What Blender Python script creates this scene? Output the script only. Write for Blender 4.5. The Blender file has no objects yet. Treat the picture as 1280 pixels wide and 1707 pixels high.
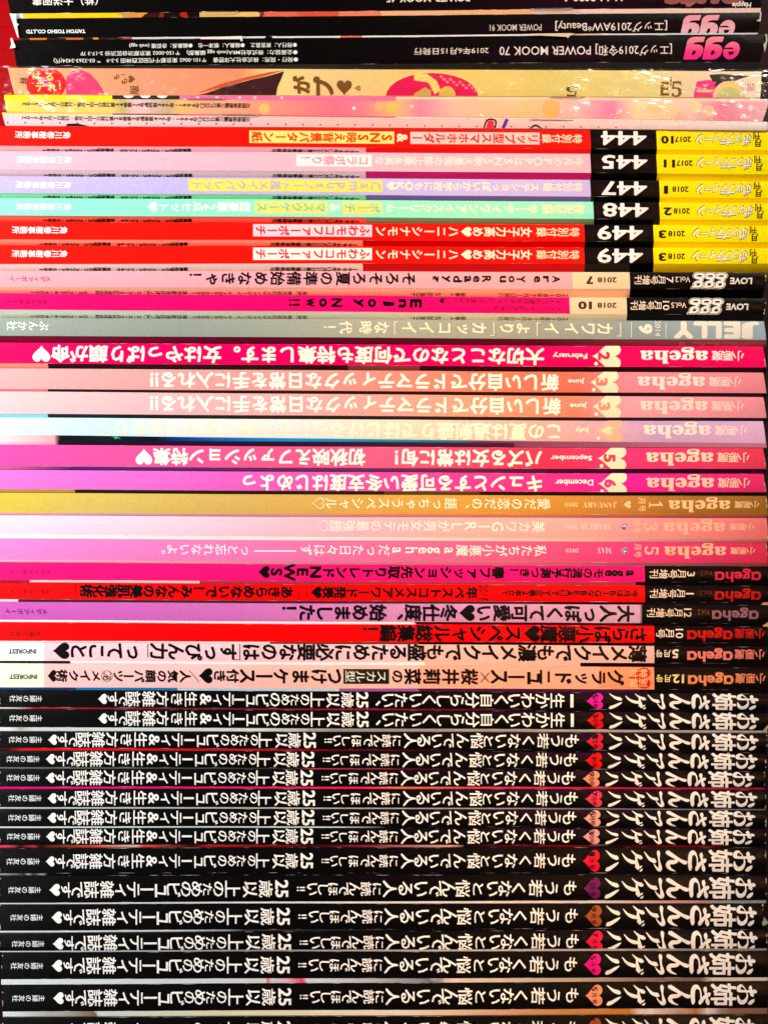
import bpy, math, random
import numpy as np

# ------------------------------------------------------------------ camera, light, exposure
S = 0.000225            # metres per photograph pixel on the plane of the spines
CX, CY = 640.0, 853.5   # photograph centre, in those units
DIST = 0.80
sc = bpy.context.scene
COL = sc.collection
cam = bpy.data.cameras.new('camera')
cam_ob = bpy.data.objects.new('camera', cam)
COL.objects.link(cam_ob)
cam_ob.location = (0, -DIST, 0)
cam_ob.rotation_euler = (math.radians(90), 0, 0)
cam.sensor_fit = 'VERTICAL'
cam.sensor_height = 24
cam.lens = 24 * DIST / (1707 * S)
cam.clip_start = 0.01
cam.clip_end = 20
sc.camera = cam_ob
sc.view_settings.view_transform = 'Standard'
sc.view_settings.look = 'None'
sc.view_settings.exposure = 0.0
sc.view_settings.gamma = 1.0
world = bpy.data.worlds.new('World')
sc.world = world
world.use_nodes = True
world.node_tree.nodes['Background'].inputs[0].default_value = (0.30, 0.22, 0.20, 1)
world.node_tree.nodes['Background'].inputs[1].default_value = 0.10

def area(name, loc, target, size, energy, color, size_y=None):
    l = bpy.data.lights.new(name, 'AREA')
    l.energy = energy; l.color = color; l.size = size
    if size_y:
        l.shape = 'RECTANGLE'; l.size_y = size_y
    o = bpy.data.objects.new(name, l)
    COL.objects.link(o)
    o.location = loc
    d = [target[i] - loc[i] for i in range(3)]
    from mathutils import Vector
    o.rotation_euler = Vector(d).to_track_quat('-Z', 'Y').to_euler()
    return o

area('window_light', (-0.31, -0.24, 0.02), (-0.05, 0, 0.0), 0.14, 2.3, (0.95, 0.98, 1.0), 0.75)
area('ceiling_lamp', (0.40, -0.50, 0.60), (0.10, 0, 0.08), 0.14, 4.3, (1.0, 0.86, 0.72))
area('room_light', (0.85, -1.0, -0.10), (0.08, 0, 0.0), 0.5, 0.9, (1.0, 0.84, 0.80))
area('pink_glare_light', (0.150, -0.80, 0.25), (0.07, 0, 0.0), 0.07, 0.12, (1.0, 0.03, 0.42), 0.09)  # added unseen light, makes the pink reflection on the dark spines
wl = area('warm_lamp', (0.42, -0.72, -0.04), (0.050, 0, -0.06), 0.05, 0.125, (1.0, 0.48, 0.15), 0.40)
wl.data.spread = math.radians(16)

# ------------------------------------------------------------------ helpers
rnd = random.Random(7)

def lin(c):
    return tuple((x / 255 / 12.92) if x / 255 <= 0.04045 else ((x / 255 + 0.055) / 1.055) ** 2.4 for x in c[:3]) + (1.0,)

CREAM = (250, 244, 232); BLACK = (7, 5, 5); INK = (9, 6, 7)
MC = {}

def base_mat(name, rough, bump=0.08, spec=0.22, fibre=0.06):
    m = bpy.data.materials.new(name); m.use_nodes = True
    nt = m.node_tree; n = nt.nodes; l = nt.links
    b = n['Principled BSDF']
    b.inputs['Roughness'].default_value = rough
    b.inputs['Specular IOR Level'].default_value = spec
    tc = n.new('ShaderNodeTexCoord')
    mp = n.new('ShaderNodeMapping'); mp.inputs['Scale'].default_value = (1.0, 1.0, 3.0)
    l.new(tc.outputs['Object'], mp.inputs[0])
    n1 = n.new('ShaderNodeTexNoise'); n1.inputs['Scale'].default_value = 45; n1.inputs['Detail'].default_value = 3
    l.new(mp.outputs[0], n1.inputs['Vector'])
    n2 = n.new('ShaderNodeTexNoise'); n2.inputs['Scale'].default_value = 420; n2.inputs['Detail'].default_value = 2
    l.new(mp.outputs[0], n2.inputs['Vector'])
    mx = n.new('ShaderNodeMath'); mx.operation = 'MULTIPLY_ADD'
    l.new(n2.outputs[0], mx.inputs[0]); mx.inputs[1].default_value = 0.12; l.new(n1.outputs[0], mx.inputs[2])
    bp = n.new('ShaderNodeBump'); bp.inputs['Strength'].default_value = bump; bp.inputs['Distance'].default_value = 0.004
    l.new(mx.outputs[0], bp.inputs['Height']); l.new(bp.outputs[0], b.inputs['Normal'])
    n3 = n.new('ShaderNodeTexNoise'); n3.inputs['Scale'].default_value = 1500; n3.inputs['Detail'].default_value = 3
    l.new(tc.outputs['Object'], n3.inputs['Vector'])
    mr = n.new('ShaderNodeMapRange'); l.new(n3.outputs[0], mr.inputs[0])
    mr.inputs[1].default_value = 0.25; mr.inputs[2].default_value = 0.75
    mr.inputs[3].default_value = 1 - fibre * 1.6; mr.inputs[4].default_value = 1 + fibre * 1.6
    mul = n.new('ShaderNodeMix'); mul.data_type = 'RGBA'; mul.blend_type = 'MULTIPLY'; mul.inputs[0].default_value = 1.0
    l.new(mr.outputs[0], mul.inputs[7]); l.new(mul.outputs[2], b.inputs['Base Color'])
    return m, n, l, mul, tc

def mat(color, rough=0.30, name='printed_ink'):
    k = (color, rough)
    if k not in MC:
        m, n, l, mul, tc = base_mat(name, rough)
        mul.inputs[6].default_value = lin(color)
        MC[k] = m
    return MC[k]

def half_lit(x, c):
    """base colour of a print read off the photograph at row position x, with half of the local light left in the colour"""
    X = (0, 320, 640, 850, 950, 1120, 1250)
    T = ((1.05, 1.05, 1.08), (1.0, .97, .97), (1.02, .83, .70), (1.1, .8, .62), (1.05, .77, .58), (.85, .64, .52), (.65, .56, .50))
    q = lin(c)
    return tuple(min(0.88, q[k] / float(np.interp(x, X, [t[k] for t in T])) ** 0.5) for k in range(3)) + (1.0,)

def ramp_mat(name, stops, soft=False, rough=0.26, wear=0.0, slant=0.0, axis='X', lo=0.0, hi=1280.0, bump=0.08, messy=0.0):
    """print colour along the spine, soft X ramps with light baked in; stops = [(px, rgb), ...]"""
    m, n, l, mul, tc = base_mat(name, rough, bump)
    sp = n.new('ShaderNodeSeparateXYZ'); l.new(tc.outputs['Object'], sp.inputs[0])
    mr = n.new('ShaderNodeMapRange')
    src = sp.outputs[axis]
    if slant:
        ad = n.new('ShaderNodeMath'); ad.operation = 'MULTIPLY_ADD'
        l.new(sp.outputs['Z'], ad.inputs[0]); ad.inputs[1].default_value = slant; l.new(src, ad.inputs[2])
        src = ad.outputs[0]
    if messy:
        nz = n.new('ShaderNodeTexNoise'); nz.inputs['Scale'].default_value = 90; nz.inputs['Detail'].default_value = 4
        l.new(tc.outputs['Object'], nz.inputs['Vector'])
        a1 = n.new('ShaderNodeMath'); a1.operation = 'SUBTRACT'; l.new(nz.outputs[0], a1.inputs[0]); a1.inputs[1].default_value = 0.5
        a2 = n.new('ShaderNodeMath'); a2.operation = 'MULTIPLY_ADD'; l.new(a1.outputs[0], a2.inputs[0]); a2.inputs[1].default_value = messy * S; l.new(src, a2.inputs[2])
        src = a2.outputs[0]
    l.new(src, mr.inputs[0])
    if axis == 'X':
        mr.inputs[1].default_value = -CX * S; mr.inputs[2].default_value = (1280 - CX) * S
    else:
        mr.inputs[1].default_value = lo; mr.inputs[2].default_value = hi
    cr = n.new('ShaderNodeValToRGB'); l.new(mr.outputs[0], cr.inputs[0])
    cr.color_ramp.interpolation = 'LINEAR' if soft else 'CONSTANT'
    e = cr.color_ramp.elements
    while len(e) > 1: e.remove(e[-1])
    for i, (x, c) in enumerate(stops):
        q = e[0] if i == 0 else e.new(min(max(x / 1280.0, 0), 1))
        q.position = min(max(x / 1280.0, 0), 1); q.color = half_lit(x, c) if (soft and axis == 'X') else lin(c)
    out = cr.outputs[0]
    if wear:
        uv = n.new('ShaderNodeUVMap'); uv.uv_map = 'UVMap'
        su = n.new('ShaderNodeSeparateXYZ'); l.new(uv.outputs[0], su.inputs[0])
        a = n.new('ShaderNodeMath'); a.operation = 'SUBTRACT'; l.new(su.outputs[1], a.inputs[0]); a.inputs[1].default_value = 0.5
        b = n.new('ShaderNodeMath'); b.operation = 'ABSOLUTE'; l.new(a.outputs[0], b.inputs[0])
        c = n.new('ShaderNodeMath'); c.operation = 'SUBTRACT'; l.new(b.outputs[0], c.inputs[0]); c.inputs[1].default_value = 0.5
        d = n.new('ShaderNodeMath'); d.operation = 'ABSOLUTE'; l.new(c.outputs[0], d.inputs[0])
        nn = n.new('ShaderNodeTexNoise'); nn.inputs['Scale'].default_value = 130; nn.inputs['Detail'].default_value = 5
        l.new(tc.outputs['Object'], nn.inputs['Vector'])
        g = n.new('ShaderNodeMath'); g.operation = 'MULTIPLY_ADD'
        l.new(d.outputs[0], g.inputs[0]); g.inputs[1].default_value = 7.0; l.new(nn.outputs[0], g.inputs[2])
        h = n.new('ShaderNodeMapRange'); l.new(g.outputs[0], h.inputs[0])
        h.inputs[1].default_value = 0.36 + 0.17 * wear; h.inputs[2].default_value = 0.42 + 0.17 * wear
        h.inputs[3].default_value = 0.75; h.inputs[4].default_value = 0.0
        mw = n.new('ShaderNodeMix'); mw.data_type = 'RGBA'
        l.new(h.outputs[0], mw.inputs[0]); l.new(out, mw.inputs[6]); mw.inputs[7].default_value = (0.62, 0.6, 0.56, 1)
        out = mw.outputs[2]
    l.new(out, mul.inputs[6])
    return m

# ------------------------------------------------------------------ glyphs (built-in font)
GC = {}; REP = {}; LAST = [1]
def _mesh_of(s, off, res=3):
    c = bpy.data.curves.new('t', 'FONT'); c.body = s; c.offset = off; c.resolution_u = res
    c.fill_mode = 'FRONT'
    o = bpy.data.objects.new('t', c); COL.objects.link(o)
    dg = bpy.context.evaluated_depsgraph_get()
    ev = o.evaluated_get(dg); me = ev.to_mesh()
    nv = len(me.vertices); co = np.empty(nv * 3, 'f'); me.vertices.foreach_get('co', co)
    me.calc_loop_triangles(); nt = len(me.loop_triangles); ti = np.empty(nt * 3, 'i'); me.loop_triangles.foreach_get('vertices', ti)
    ev.to_mesh_clear(); bpy.data.objects.remove(o); bpy.data.curves.remove(c)
    if nt == 0: return np.zeros((0, 3, 2))
    return co.reshape(-1, 3)[:, :2][ti.reshape(-1, 3)].astype('d')

def glyph(s, off=0.0):
    k = (s, off)
    if k not in GC:
        if s in DRAWN: GC[k] = DRAWN[s]()
        elif abs(off) < 0.0101: GC[k] = _mesh_of(s, off, 3 if len(s) < 9 else 2)
        else:        # heavier weight: copies of the letter shifted round a ring
            b = _mesh_of(s, 0.0, 3 if len(s) < 9 and off > 0.04 else 2); R = []
            if off <= 0.055:
                R = [(off * .78 * i, off * .78 * j) for i in (-1, 1) for j in (-1, 1)]
                if s.isascii() or off > 0.031: R += [(off, 0), (-off, 0), (0, off), (0, -off)]
                if off > 0.031: R += [(0, 0)]
            else:
                R = [(0, 0)] + [(off * math.cos(t), off * math.sin(t)) for t in np.arange(12) * math.pi / 6] + [(off * .5 * math.cos(t), off * .5 * math.sin(t)) for t in np.arange(6) * math.pi / 3]
            GC[k] = np.concatenate([b + np.array(r) for r in R]); REP[k] = len(R)
    LAST[0] = REP.get(k, 1)
    return GC[k]

def strip(pts, n=10):
    """tapered brush stroke: pts = [(x, y, width), ...] -> triangles"""
    P = np.array(pts, 'd')
    if len(P) > 2:
        Q = np.vstack([2 * P[0] - P[1], P, 2 * P[-1] - P[-2]]); out = []
        for i in range(1, len(Q) - 2):
            for t in np.linspace(0, 1, n, endpoint=False):
                a, b, c, d = Q[i - 1], Q[i], Q[i + 1], Q[i + 2]
                out.append(0.5 * ((2 * b) + (c - a) * t + (2 * a - 5 * b + 4 * c - d) * t * t + (3 * b - a - 3 * c + d) * t ** 3))
        out.append(P[-1]); P = np.array(out)
    T = np.gradient(P[:, :2], axis=0); T /= np.maximum(np.linalg.norm(T, axis=1, keepdims=True), 1e-9)
    N = np.stack([-T[:, 1], T[:, 0]], 1) * np.maximum(P[:, 2:3], 0.004) / 2
    A = P[:, :2] + N; B = P[:, :2] - N; tr = []
    for i in range(len(P) - 1):
        tr += [[A[i], B[i], B[i + 1]], [A[i], B[i + 1], A[i + 1]]]
    return np.array(tr)

def fan(poly):
    P = np.array(poly, 'd'); c = P.mean(0)
    return np.array([[c, P[i], P[(i + 1) % len(P)]] for i in range(len(P))])

def heart_pts(k=40):
    t = np.linspace(0, 2 * math.pi, k, endpoint=False)
    x = 16 * np.sin(t) ** 3; y = 13 * np.cos(t) - 5 * np.cos(2 * t) - 2 * np.cos(3 * t) - np.cos(4 * t)
    return np.stack([0.5 + x / 34, 0.42 + (y + 2.5) / 31], 1)

def d_heart():
    return fan(heart_pts())
def d_heart_open():
    P = heart_pts(); c = np.array([0.5, 0.42]); Q = c + (P - c) * 0.86; tr = []
    for i in range(len(P)):
        j = (i + 1) % len(P); tr += [[P[i], P[j], Q[j]], [P[i], Q[j], Q[i]]]
    return np.array(tr)
def many(*s):
    return np.concatenate([strip(x) for x in s])
DRAWN = {
 'EGGW': lambda: np.concatenate([fan([(0.5 + .5 * math.cos(t), 0.615 + .385 * math.sin(t)) for t in np.linspace(0, 6.283, 30, endpoint=False)])] +
     [fan([(1, 1), (.45, 1), (.24, .97), (.08, .86), (0, .70), (.02, .54), (.12, .42), (.30, .35), (.50, .335), (.72, .34), (1, .30)]) * [1.12, 1] + [o, 0] for o in (1.06, 2.22)] +
     [fan([(1, .36), (1, .20), (.92, .08), (.76, .01), (.5, 0), (.10, 0), (.06, .02), (.10, .235), (.40, .235), (.58, .265), (.66, .33)]) * [1.12, 1] + [o, 0] for o in (1.06, 2.22)]),
 'EGGK': lambda: np.concatenate([fan([(.30, .66), (.36, .76), (.48, .82), (.60, .79), (.66, .70), (.66, .66)]), fan([(.38, .56), (1.01, .55), (1.03, .50), (.62, .485), (.46, .50)])] +
     [fan([(.46, .60), (.40, .68), (.43, .77), (.54, .81), (.60, .78), (.59, .66), (.54, .60)]) * [1.12, 1] + [o, 0] for o in (1.06, 2.22)]),
 '\u2665': d_heart, '\u2661': d_heart_open,
 # display-mincho kana of the big title, as tapered strokes
 'BO': lambda: many([(0.06, 0.70, 0.06), (0.16, 0.68, 0.183), (0.34, 0.70, 0.122), (0.56, 0.76, 0.195), (0.62, 0.74, 0.03)],
                    [(0.32, 1.0, 0.05), (0.36, 0.92, 0.207), (0.35, 0.6, 0.122), (0.34, 0.2, 0.134), (0.28, 0.04, 0.195), (0.14, 0.06, 0.183), (0.05, 0.18, 0.122), (0.12, 0.30, 0.06), (0.32, 0.44, 0.05),
                     (0.62, 0.50, 0.09), (0.88, 0.36, 0.207), (0.93, 0.16, 0.207), (0.74, 0.02, 0.146), (0.55, 0.0, 0.04)],
                    [(0.76, 0.88, 0.03), (0.86, 0.80, 0.171), (0.98, 0.64, 0.195), (0.92, 0.60, 0.04)]),
 'BSA': lambda: many([(0.10, 0.74, 0.05), (0.22, 0.70, 0.207), (0.50, 0.74, 0.09), (0.86, 0.84, 0.220), (0.96, 0.80, 0.03)],
                     [(0.40, 1.0, 0.04), (0.46, 0.90, 0.195), (0.58, 0.66, 0.159), (0.84, 0.42, 0.207), (0.88, 0.34, 0.04)],
                     [(0.88, 0.40, 0.04), (0.62, 0.47, 0.09), (0.26, 0.42, 0.08), (0.10, 0.24, 0.195), (0.20, 0.06, 0.232), (0.52, 0.01, 0.232), (0.84, 0.05, 0.195), (0.90, 0.10, 0.03)]),
 'BN': lambda: many([(0.50, 1.0, 0.06), (0.56, 0.90, 0.195), (0.42, 0.60, 0.146), (0.08, 0.04, 0.207), (0.04, 0.0, 0.03)],
                    [(0.10, 0.06, 0.04), (0.28, 0.36, 0.07), (0.46, 0.48, 0.159), (0.54, 0.34, 0.195), (0.56, 0.12, 0.207), (0.70, 0.03, 0.207), (0.88, 0.16, 0.134), (1.0, 0.42, 0.03)]),
 'BA': lambda: many([(0.06, 0.86, 0.05), (0.14, 0.82, 0.183), (0.50, 0.84, 0.09), (0.90, 0.92, 0.195), (0.98, 0.84, 0.171), (0.84, 0.66, 0.08), (0.66, 0.54, 0.03)],
                    [(0.52, 0.66, 0.04), (0.54, 0.60, 0.207), (0.44, 0.30, 0.146), (0.10, 0.0, 0.03)]),
 'BGE': lambda: many([(0.30, 1.0, 0.05), (0.34, 0.94, 0.195), (0.24, 0.72, 0.122), (0.02, 0.48, 0.03)],
                     [(0.22, 0.70, 0.06), (0.50, 0.72, 0.122), (0.84, 0.78, 0.207), (0.90, 0.74, 0.03)],
                     [(0.58, 0.74, 0.122), (0.56, 0.50, 0.183), (0.42, 0.22, 0.122), (0.16, 0.0, 0.03)],
                     [(0.74, 1.0, 0.03), (0.82, 0.92, 0.09), (0.84, 0.84, 0.03)], [(0.90, 1.04, 0.03), (0.98, 0.96, 0.09), (1.0, 0.88, 0.03)]),
 'BHA': lambda: many([(0.34, 0.92, 0.05), (0.38, 0.84, 0.207), (0.28, 0.46, 0.159), (0.02, 0.04, 0.03)],
                     [(0.60, 0.96, 0.03), (0.72, 0.72, 0.146), (0.90, 0.34, 0.20), (0.96, 0.10, 0.195), (0.94, 0.04, 0.04)]),
}

def cut(tris, lay, c, keep=0):
    """split triangles at v = c (keep=1 keeps v>c only, keep=-1 keeps v<c only)"""
    v = tris[:, :, 1]; up = v > c; k = up.sum(1)
    res = []; rl = []
    whole_up = k == 3; whole_dn = k == 0
    if keep >= 0: res.append(tris[whole_up]); rl.append(lay[whole_up])
    if keep <= 0: res.append(tris[whole_dn]); rl.append(lay[whole_dn])
    for cnt in (1, 2):
        m = k == cnt
        if not m.any(): continue
        t = tris[m]; u = up[m]; la = lay[m]
        lone = np.argmax(u if cnt == 1 else ~u, axis=1); ii = np.arange(len(t))
        A = t[ii, lone]; B = t[ii, (lone + 1) % 3]; C = t[ii, (lone + 2) % 3]
        tb = ((c - A[:, 1]) / (B[:, 1] - A[:, 1]))[:, None]; tcc = ((c - A[:, 1]) / (C[:, 1] - A[:, 1]))[:, None]
        P = A + (B - A) * tb; Q = A + (C - A) * tcc
        lone_t = np.stack([A, P, Q], 1); pair = np.concatenate([np.stack([P, B, C], 1), np.stack([P, C, Q], 1)])
        lone_up = cnt == 1
        if keep == 0 or (keep > 0) == lone_up: res.append(lone_t); rl.append(la)
        if keep == 0 or (keep > 0) != lone_up: res.append(pair); rl.append(np.concatenate([la, la]))
    return np.concatenate(res), np.concatenate(rl)

NSEG = 6
def wav(x, y):     # a very slight sag and waviness shared by neighbours, in px
    return 0.35 * math.sin(x / 230.0 + y / 160.0) + 0.2 * math.sin(x / 90.0 - y / 210.0 + 1.0)
def wavn(x, y):
    return 0.35 * np.sin(x / 230.0 + y / 160.0) + 0.2 * np.sin(x / 90.0 - y / 210.0 + 1.0)

class Mag:
    def __init__(s, i, L, R, xl, xr, spine, under, label, group, over=None, soft=False, rough=0.26, wear=0.35, sag=0.45, usoft=False, slant=0.0):
        s.i = i; s.L = L; s.R = R; s.xl = xl; s.xr = xr; s.sag = sag
        s.fy = (rnd.random() - 0.5) * 0.0010; s.fs = (rnd.random() - 0.5) * 0.0009
        s.root = bpy.data.objects.new('magazine', None); COL.objects.link(s.root)
        s.root.empty_display_size = 0.02
        zb = (CY - max(L[2], R[2])) * S
        s.z0 = zb
        s.root.location = (0, 0, zb)
        s.root['label'] = label; s.root['category'] = 'magazine'
        if group: s.root['group'] = group
        s.parts = {}
        sm = ramp_mat('spine_print', spine, soft, rough, wear, slant)  # soft spines carry some light in their print colours
        um = ramp_mat('back_cover_print', under, usoft or s.i >= 30, rough, 0, slant, messy=90.0 if (s.i >= 22 or s.i < 3) else 0.0)
        om = ramp_mat('front_cover_print', over or spine, False, rough)
        s.cover(sm, um, om); s.pages()
    def zpx(s, x, v):          # photograph row of (x, v): v 0..1 spine face, 1..2 lower bevel, -1..0 upper
        t = x / 1270.0
        a = [s.L[k] + (s.R[k] - s.L[k]) * t for k in range(3)]
        y = np.where(v <= 1, a[0] + (a[1] - a[0]) * v, a[1] + (a[2] - a[1]) * (v - 1))
        return y + wavn(x, a[0])
    def th(s, x):
        t = x / 1270.0
        return (s.L[1] - s.L[0]) + ((s.R[1] - s.R[0]) - (s.L[1] - s.L[0])) * t
    def bev(s, x):
        t = x / 1270.0
        return (s.L[2] - s.L[1]) + ((s.R[2] - s.R[1]) - (s.L[2] - s.L[1])) * t
    def prof(s, x, v):         # depth (m) of the surface; smaller = nearer the camera
        w = np.clip(v, 0, 1)
        b = -s.sag * 1e-3 * (1 - (2 * w - 1) ** 2)
        under = np.clip(v - 1, 0, 1) * s.bev(x) * S * (1.15 if 2 <= s.i < 22 and s.i != 18 else 0.3)
        # small crease where the board is scored next to the spine, and a round shoulder at the top
        return s.fy + s.fs * (x - 640) / 640 + b + under + 0.00003 * np.sin(x / 37.0 + s.i)
    def point(s, x, v, lift=0.0):
        return np.stack([(x - CX) * S, s.prof(x, v) - lift, (CY - s.zpx(x, v)) * S - s.z0], -1)
    def nrm(s, x, v):
        e = 0.01
        vv = np.where(v > 1, np.clip(v, 1.02, 1.98), np.clip(v, 0.02, 0.98))
        a = s.point(x, vv - e); b = s.point(x, vv + e); d = b - a
        n = np.stack([np.zeros(len(x)), d[:, 2], -d[:, 1]], -1)
        n /= np.linalg.norm(n, axis=1, keepdims=True)
        n[n[:, 1] > 0] *= -1
        return n
    def add_mesh(s, name, verts, faces, mats, fm=None, normals=None, smooth=True, parent=None, uv=None, kind=None):
        me = bpy.data.meshes.new(name); me.from_pydata([tuple(map(float, p)) for p in verts], [], faces)
        for m in mats: me.materials.append(m)
        if fm is not None: me.polygons.foreach_set('material_index', fm)
        if smooth: me.polygons.foreach_set('use_smooth', [True] * len(me.polygons))
        if uv is not None:
            l = me.uv_layers.new(name='UVMap')
            for lp in me.loops: l.data[lp.index].uv = uv[lp.vertex_index]
        me.update()
        if normals is not None: me.normals_split_custom_set_from_vertices(normals)
        o = bpy.data.objects.new(name, me); COL.objects.link(o); o.parent = parent or s.root
        if kind: o['kind'] = kind
        return o
    def cover(s, sm, um, om):
        NX = 40; V = []; F = []; FM = []; UV = []
        vs = [k / NSEG for k in range(NSEG + 1)]
        rows = [('back', None), ('top', None)] + [('s', v) for v in vs] + [('s', 1.5), ('s', 2.0), ('backb', None)]
        sharp = []
        for j in range(NX + 1):
            for r, (k, v) in enumerate(rows):
                vv = 0.0 if k in ('back', 'top') else (2.0 if k == 'backb' else v)
                # ends are cut slightly out of square
                f = j / NX; xa = s.xl[0] + (s.xl[1] - s.xl[0]) * min(max(vv / 1.0, 0), 1.3)
                xb = s.xr[0] + (s.xr[1] - s.xr[0]) * min(max(vv / 1.0, 0), 1.3)
                x = xa + (xb - xa) * f
                p = s.point(np.array([x]), np.array([vv]))[0]
                z = p[2]
                if k in ('back', 'top'): z -= 0.00003
                if k == 'backb': z += 0.00002
                y = p[1]
                if k == 'back' or k == 'backb': y = 0.205
                if k == 'top': y = p[1] + 0.0004
                if k == 's' and v == 0: z -= 0.00010
                V.append((p[0], y, z)); UV.append((x / 1280, vv))
        R = len(rows)
        for j in range(NX):
            for r in range(R - 1):
                a = j * R + r; F.append((a, a + 1, a + R + 1, a + R))
                FM.append(2 if r < 2 else (0 if r < 2 + NSEG else 1))
        o = s.add_mesh('cover', V, F, [sm, um, om], FM, None, True, None, UV)
        me = o.data
        for e in me.edges:   # creases at the spine edges
            a, b = e.vertices
            ra, rb = a % R, b % R
            if ra == rb and ra in (2, 2 + NSEG, 2 + NSEG + 2): e.use_edge_sharp = True
        s.cov = o
    def pages(s):
        xa = max(s.xl) + 1.5; xb = min(s.xr) - 1.5
        V = []
        for x in (xa, xb):
            t = s.point(np.array([x]), np.array([0.06]))[0]; b = s.point(np.array([x]), np.array([1.0]))[0]
            bz = b[2] if s.bev(x) > 1 else b[2] + 0.0001
            V += [(t[0], s.fy + 0.0012, t[2]), (t[0], 0.203, t[2]), (t[0], 0.203, bz), (t[0], s.fy + 0.0012, bz)]
        F = [(0, 1, 2, 3), (7, 6, 5, 4), (0, 4, 5, 1), (1, 5, 6, 2), (2, 6, 7, 3), (3, 7, 4, 0)]
        s.add_mesh('page_block', V, F, [PAGE], smooth=False)
    # ---- flat print laid on the cover
    def put(s, part, color, tris_px, lift=1, vr=(0, 1), copies=None, material=None):
        """tris_px: (n,3,2) of photograph x and v; one mesh per part name and colour"""
        if len(tris_px) == 0: return
        k = (part, color if material is None else material.name)
        s.parts.setdefault(k, [material, [], [], lift])
        T = []; LA = []; rep = LAST[0]; LAST[0] = 1; m_ = len(tris_px) // rep
        for q, (dx, dv) in enumerate(copies or [(0, 0)]):
            T.append(tris_px + np.array([dx, dv])); LA.append(lift * 2.6e-5 + q * 1.3e-6 + np.repeat(np.arange(rep), m_) * 1.3e-6)
        T = np.concatenate(T); LA = np.concatenate(LA)
        T, LA = cut(T, LA, vr[0], 1)
        if len(T): T, LA = cut(T, LA, vr[1], -1)
        for kk in range(1, NSEG):
            c = kk / NSEG
            if len(T) and vr[0] < c < vr[1]: T, LA = cut(T, LA, c, 0)
        if len(T) and vr[0] < 1 < vr[1]: T, LA = cut(T, LA, 1.0, 0)
        s.parts[k][1].append(T); s.parts[k][2].append(LA)
    def flap(s, name, pts, color, out=0.0008, ycen=0.0, tip=0.0):
        """a small bent or torn bit of paper: pts in photograph px, 0.15 mm thick"""
        base = s.fy - 0.0006 - out
        V = []
        for q, (x, y) in enumerate(pts):
            V.append(((x - CX) * S, base - tip * (q % 2) + ycen, (CY - y) * S - s.z0))
        n = len(V); V += [(a, b + 0.00015, c) for a, b, c in V]
        F = [tuple(range(n)), tuple(range(2 * n - 1, n - 1, -1))] + [(i, i + n, (i + 1) % n + n, (i + 1) % n) for i in range(n)]
        s.add_mesh(name, V, F, [mat(color, 0.5)], smooth=False)
    def staple(s, x0, x1, y, color=(150, 140, 130)):
        V = []; F = []; K = 8; r = 0.00020
        P = [(x0, 0.0008), (x0 + 1.5, -0.0001)] + [(x0 + (x1 - x0) * t, -0.0004 - 0.0001 * math.sin(3.14 * t)) for t in (0.1, 0.3, 0.5, 0.7, 0.9)] + [(x1 - 1.5, -0.0001), (x1, 0.0008)]
        for i, (x, yy) in enumerate(P):
            z = (CY - (y + (x - x0) * (s.R[1] - s.L[1]) / 1270)) * S - s.z0
            for k in range(K):
                t = 2 * math.pi * k / K; V.append(((x - CX) * S, s.fy - 0.0003 + yy + r * math.cos(t), z + r * math.sin(t)))
        for i in range(len(P) - 1):
            for k in range(K): F.append((i * K + k, i * K + (k + 1) % K, (i + 1) * K + (k + 1) % K, (i + 1) * K + k))
        s.add_mesh('staple', V, F, [STEEL])
    def wrap(s, xa, xb, va, vb, seed):
        """clear crinkled film lying over the spine and sticking out at both ends"""
        r = random.Random(seed); NX, NV = 150, 16; V = []; F = []
        cr = [(r.uniform(xa, xb), r.uniform(-.4, 1.3), r.uniform(-1, 1) * 0.5, r.uniform(3, 26), r.uniform(-1, 1)) for _ in range(60)]
        for i in range(NX + 1):
            for j in range(NV + 1):
                x = xa + (xb - xa) * i / NX; v = va + (vb - va) * j / NV
                xc = min(max(x, s.xl[0]), s.xr[0])
                p = s.point(np.array([float(x)]), np.array([v]))[0]; d = 0.00055
                for cx_, cv_, sl, w_, am in cr:
                    q = abs((x - cx_) * 0.35 + (v - cv_) * 30 * (1 if sl > 0 else -1) + sl * 20)
                    if q < w_: d += 0.00010 * am * (1 - q / w_) * math.exp(-((x - cx_) / 160) ** 2)
                if x != xc: d += 0.0006 * math.sin(x * 0.9 + v * 5 + seed) - 0.0004
                V.append((p[0], p[1] - max(d, 0.0002), p[2] + 0.0002 * math.sin(x / 9.0 + seed) * (x != xc)))
        for i in range(NX):
            for j in range(NV): a = i * (NV + 1) + j; F.append((a, a + 1, a + NV + 2, a + NV + 1))
        s.add_mesh('plastic_wrap', V, F, [FILM])
    def worn(s, n=3):
        for side in (0, 1):
            for _ in range(n):
                v0 = rnd.uniform(0, .8); v1 = v0 + rnd.uniform(.06, .3); v1 = min(v1, 1)
                f = (lambda v: s.xl[0] + (s.xl[1] - s.xl[0]) * v) if side == 0 else (lambda v: s.xr[0] + (s.xr[1] - s.xr[0]) * v)
                sg = 1 if side == 0 else -1; w = rnd.uniform(0.6, 2.2)
                if -1 < f(0.5) < 1279:
                    s.poly('worn_edge', (205, 200, 188), [(f(v0), v0), (f((v0 + v1) / 2) + sg * w, (v0 + v1) / 2), (f(v1), v1)], 3)
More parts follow.
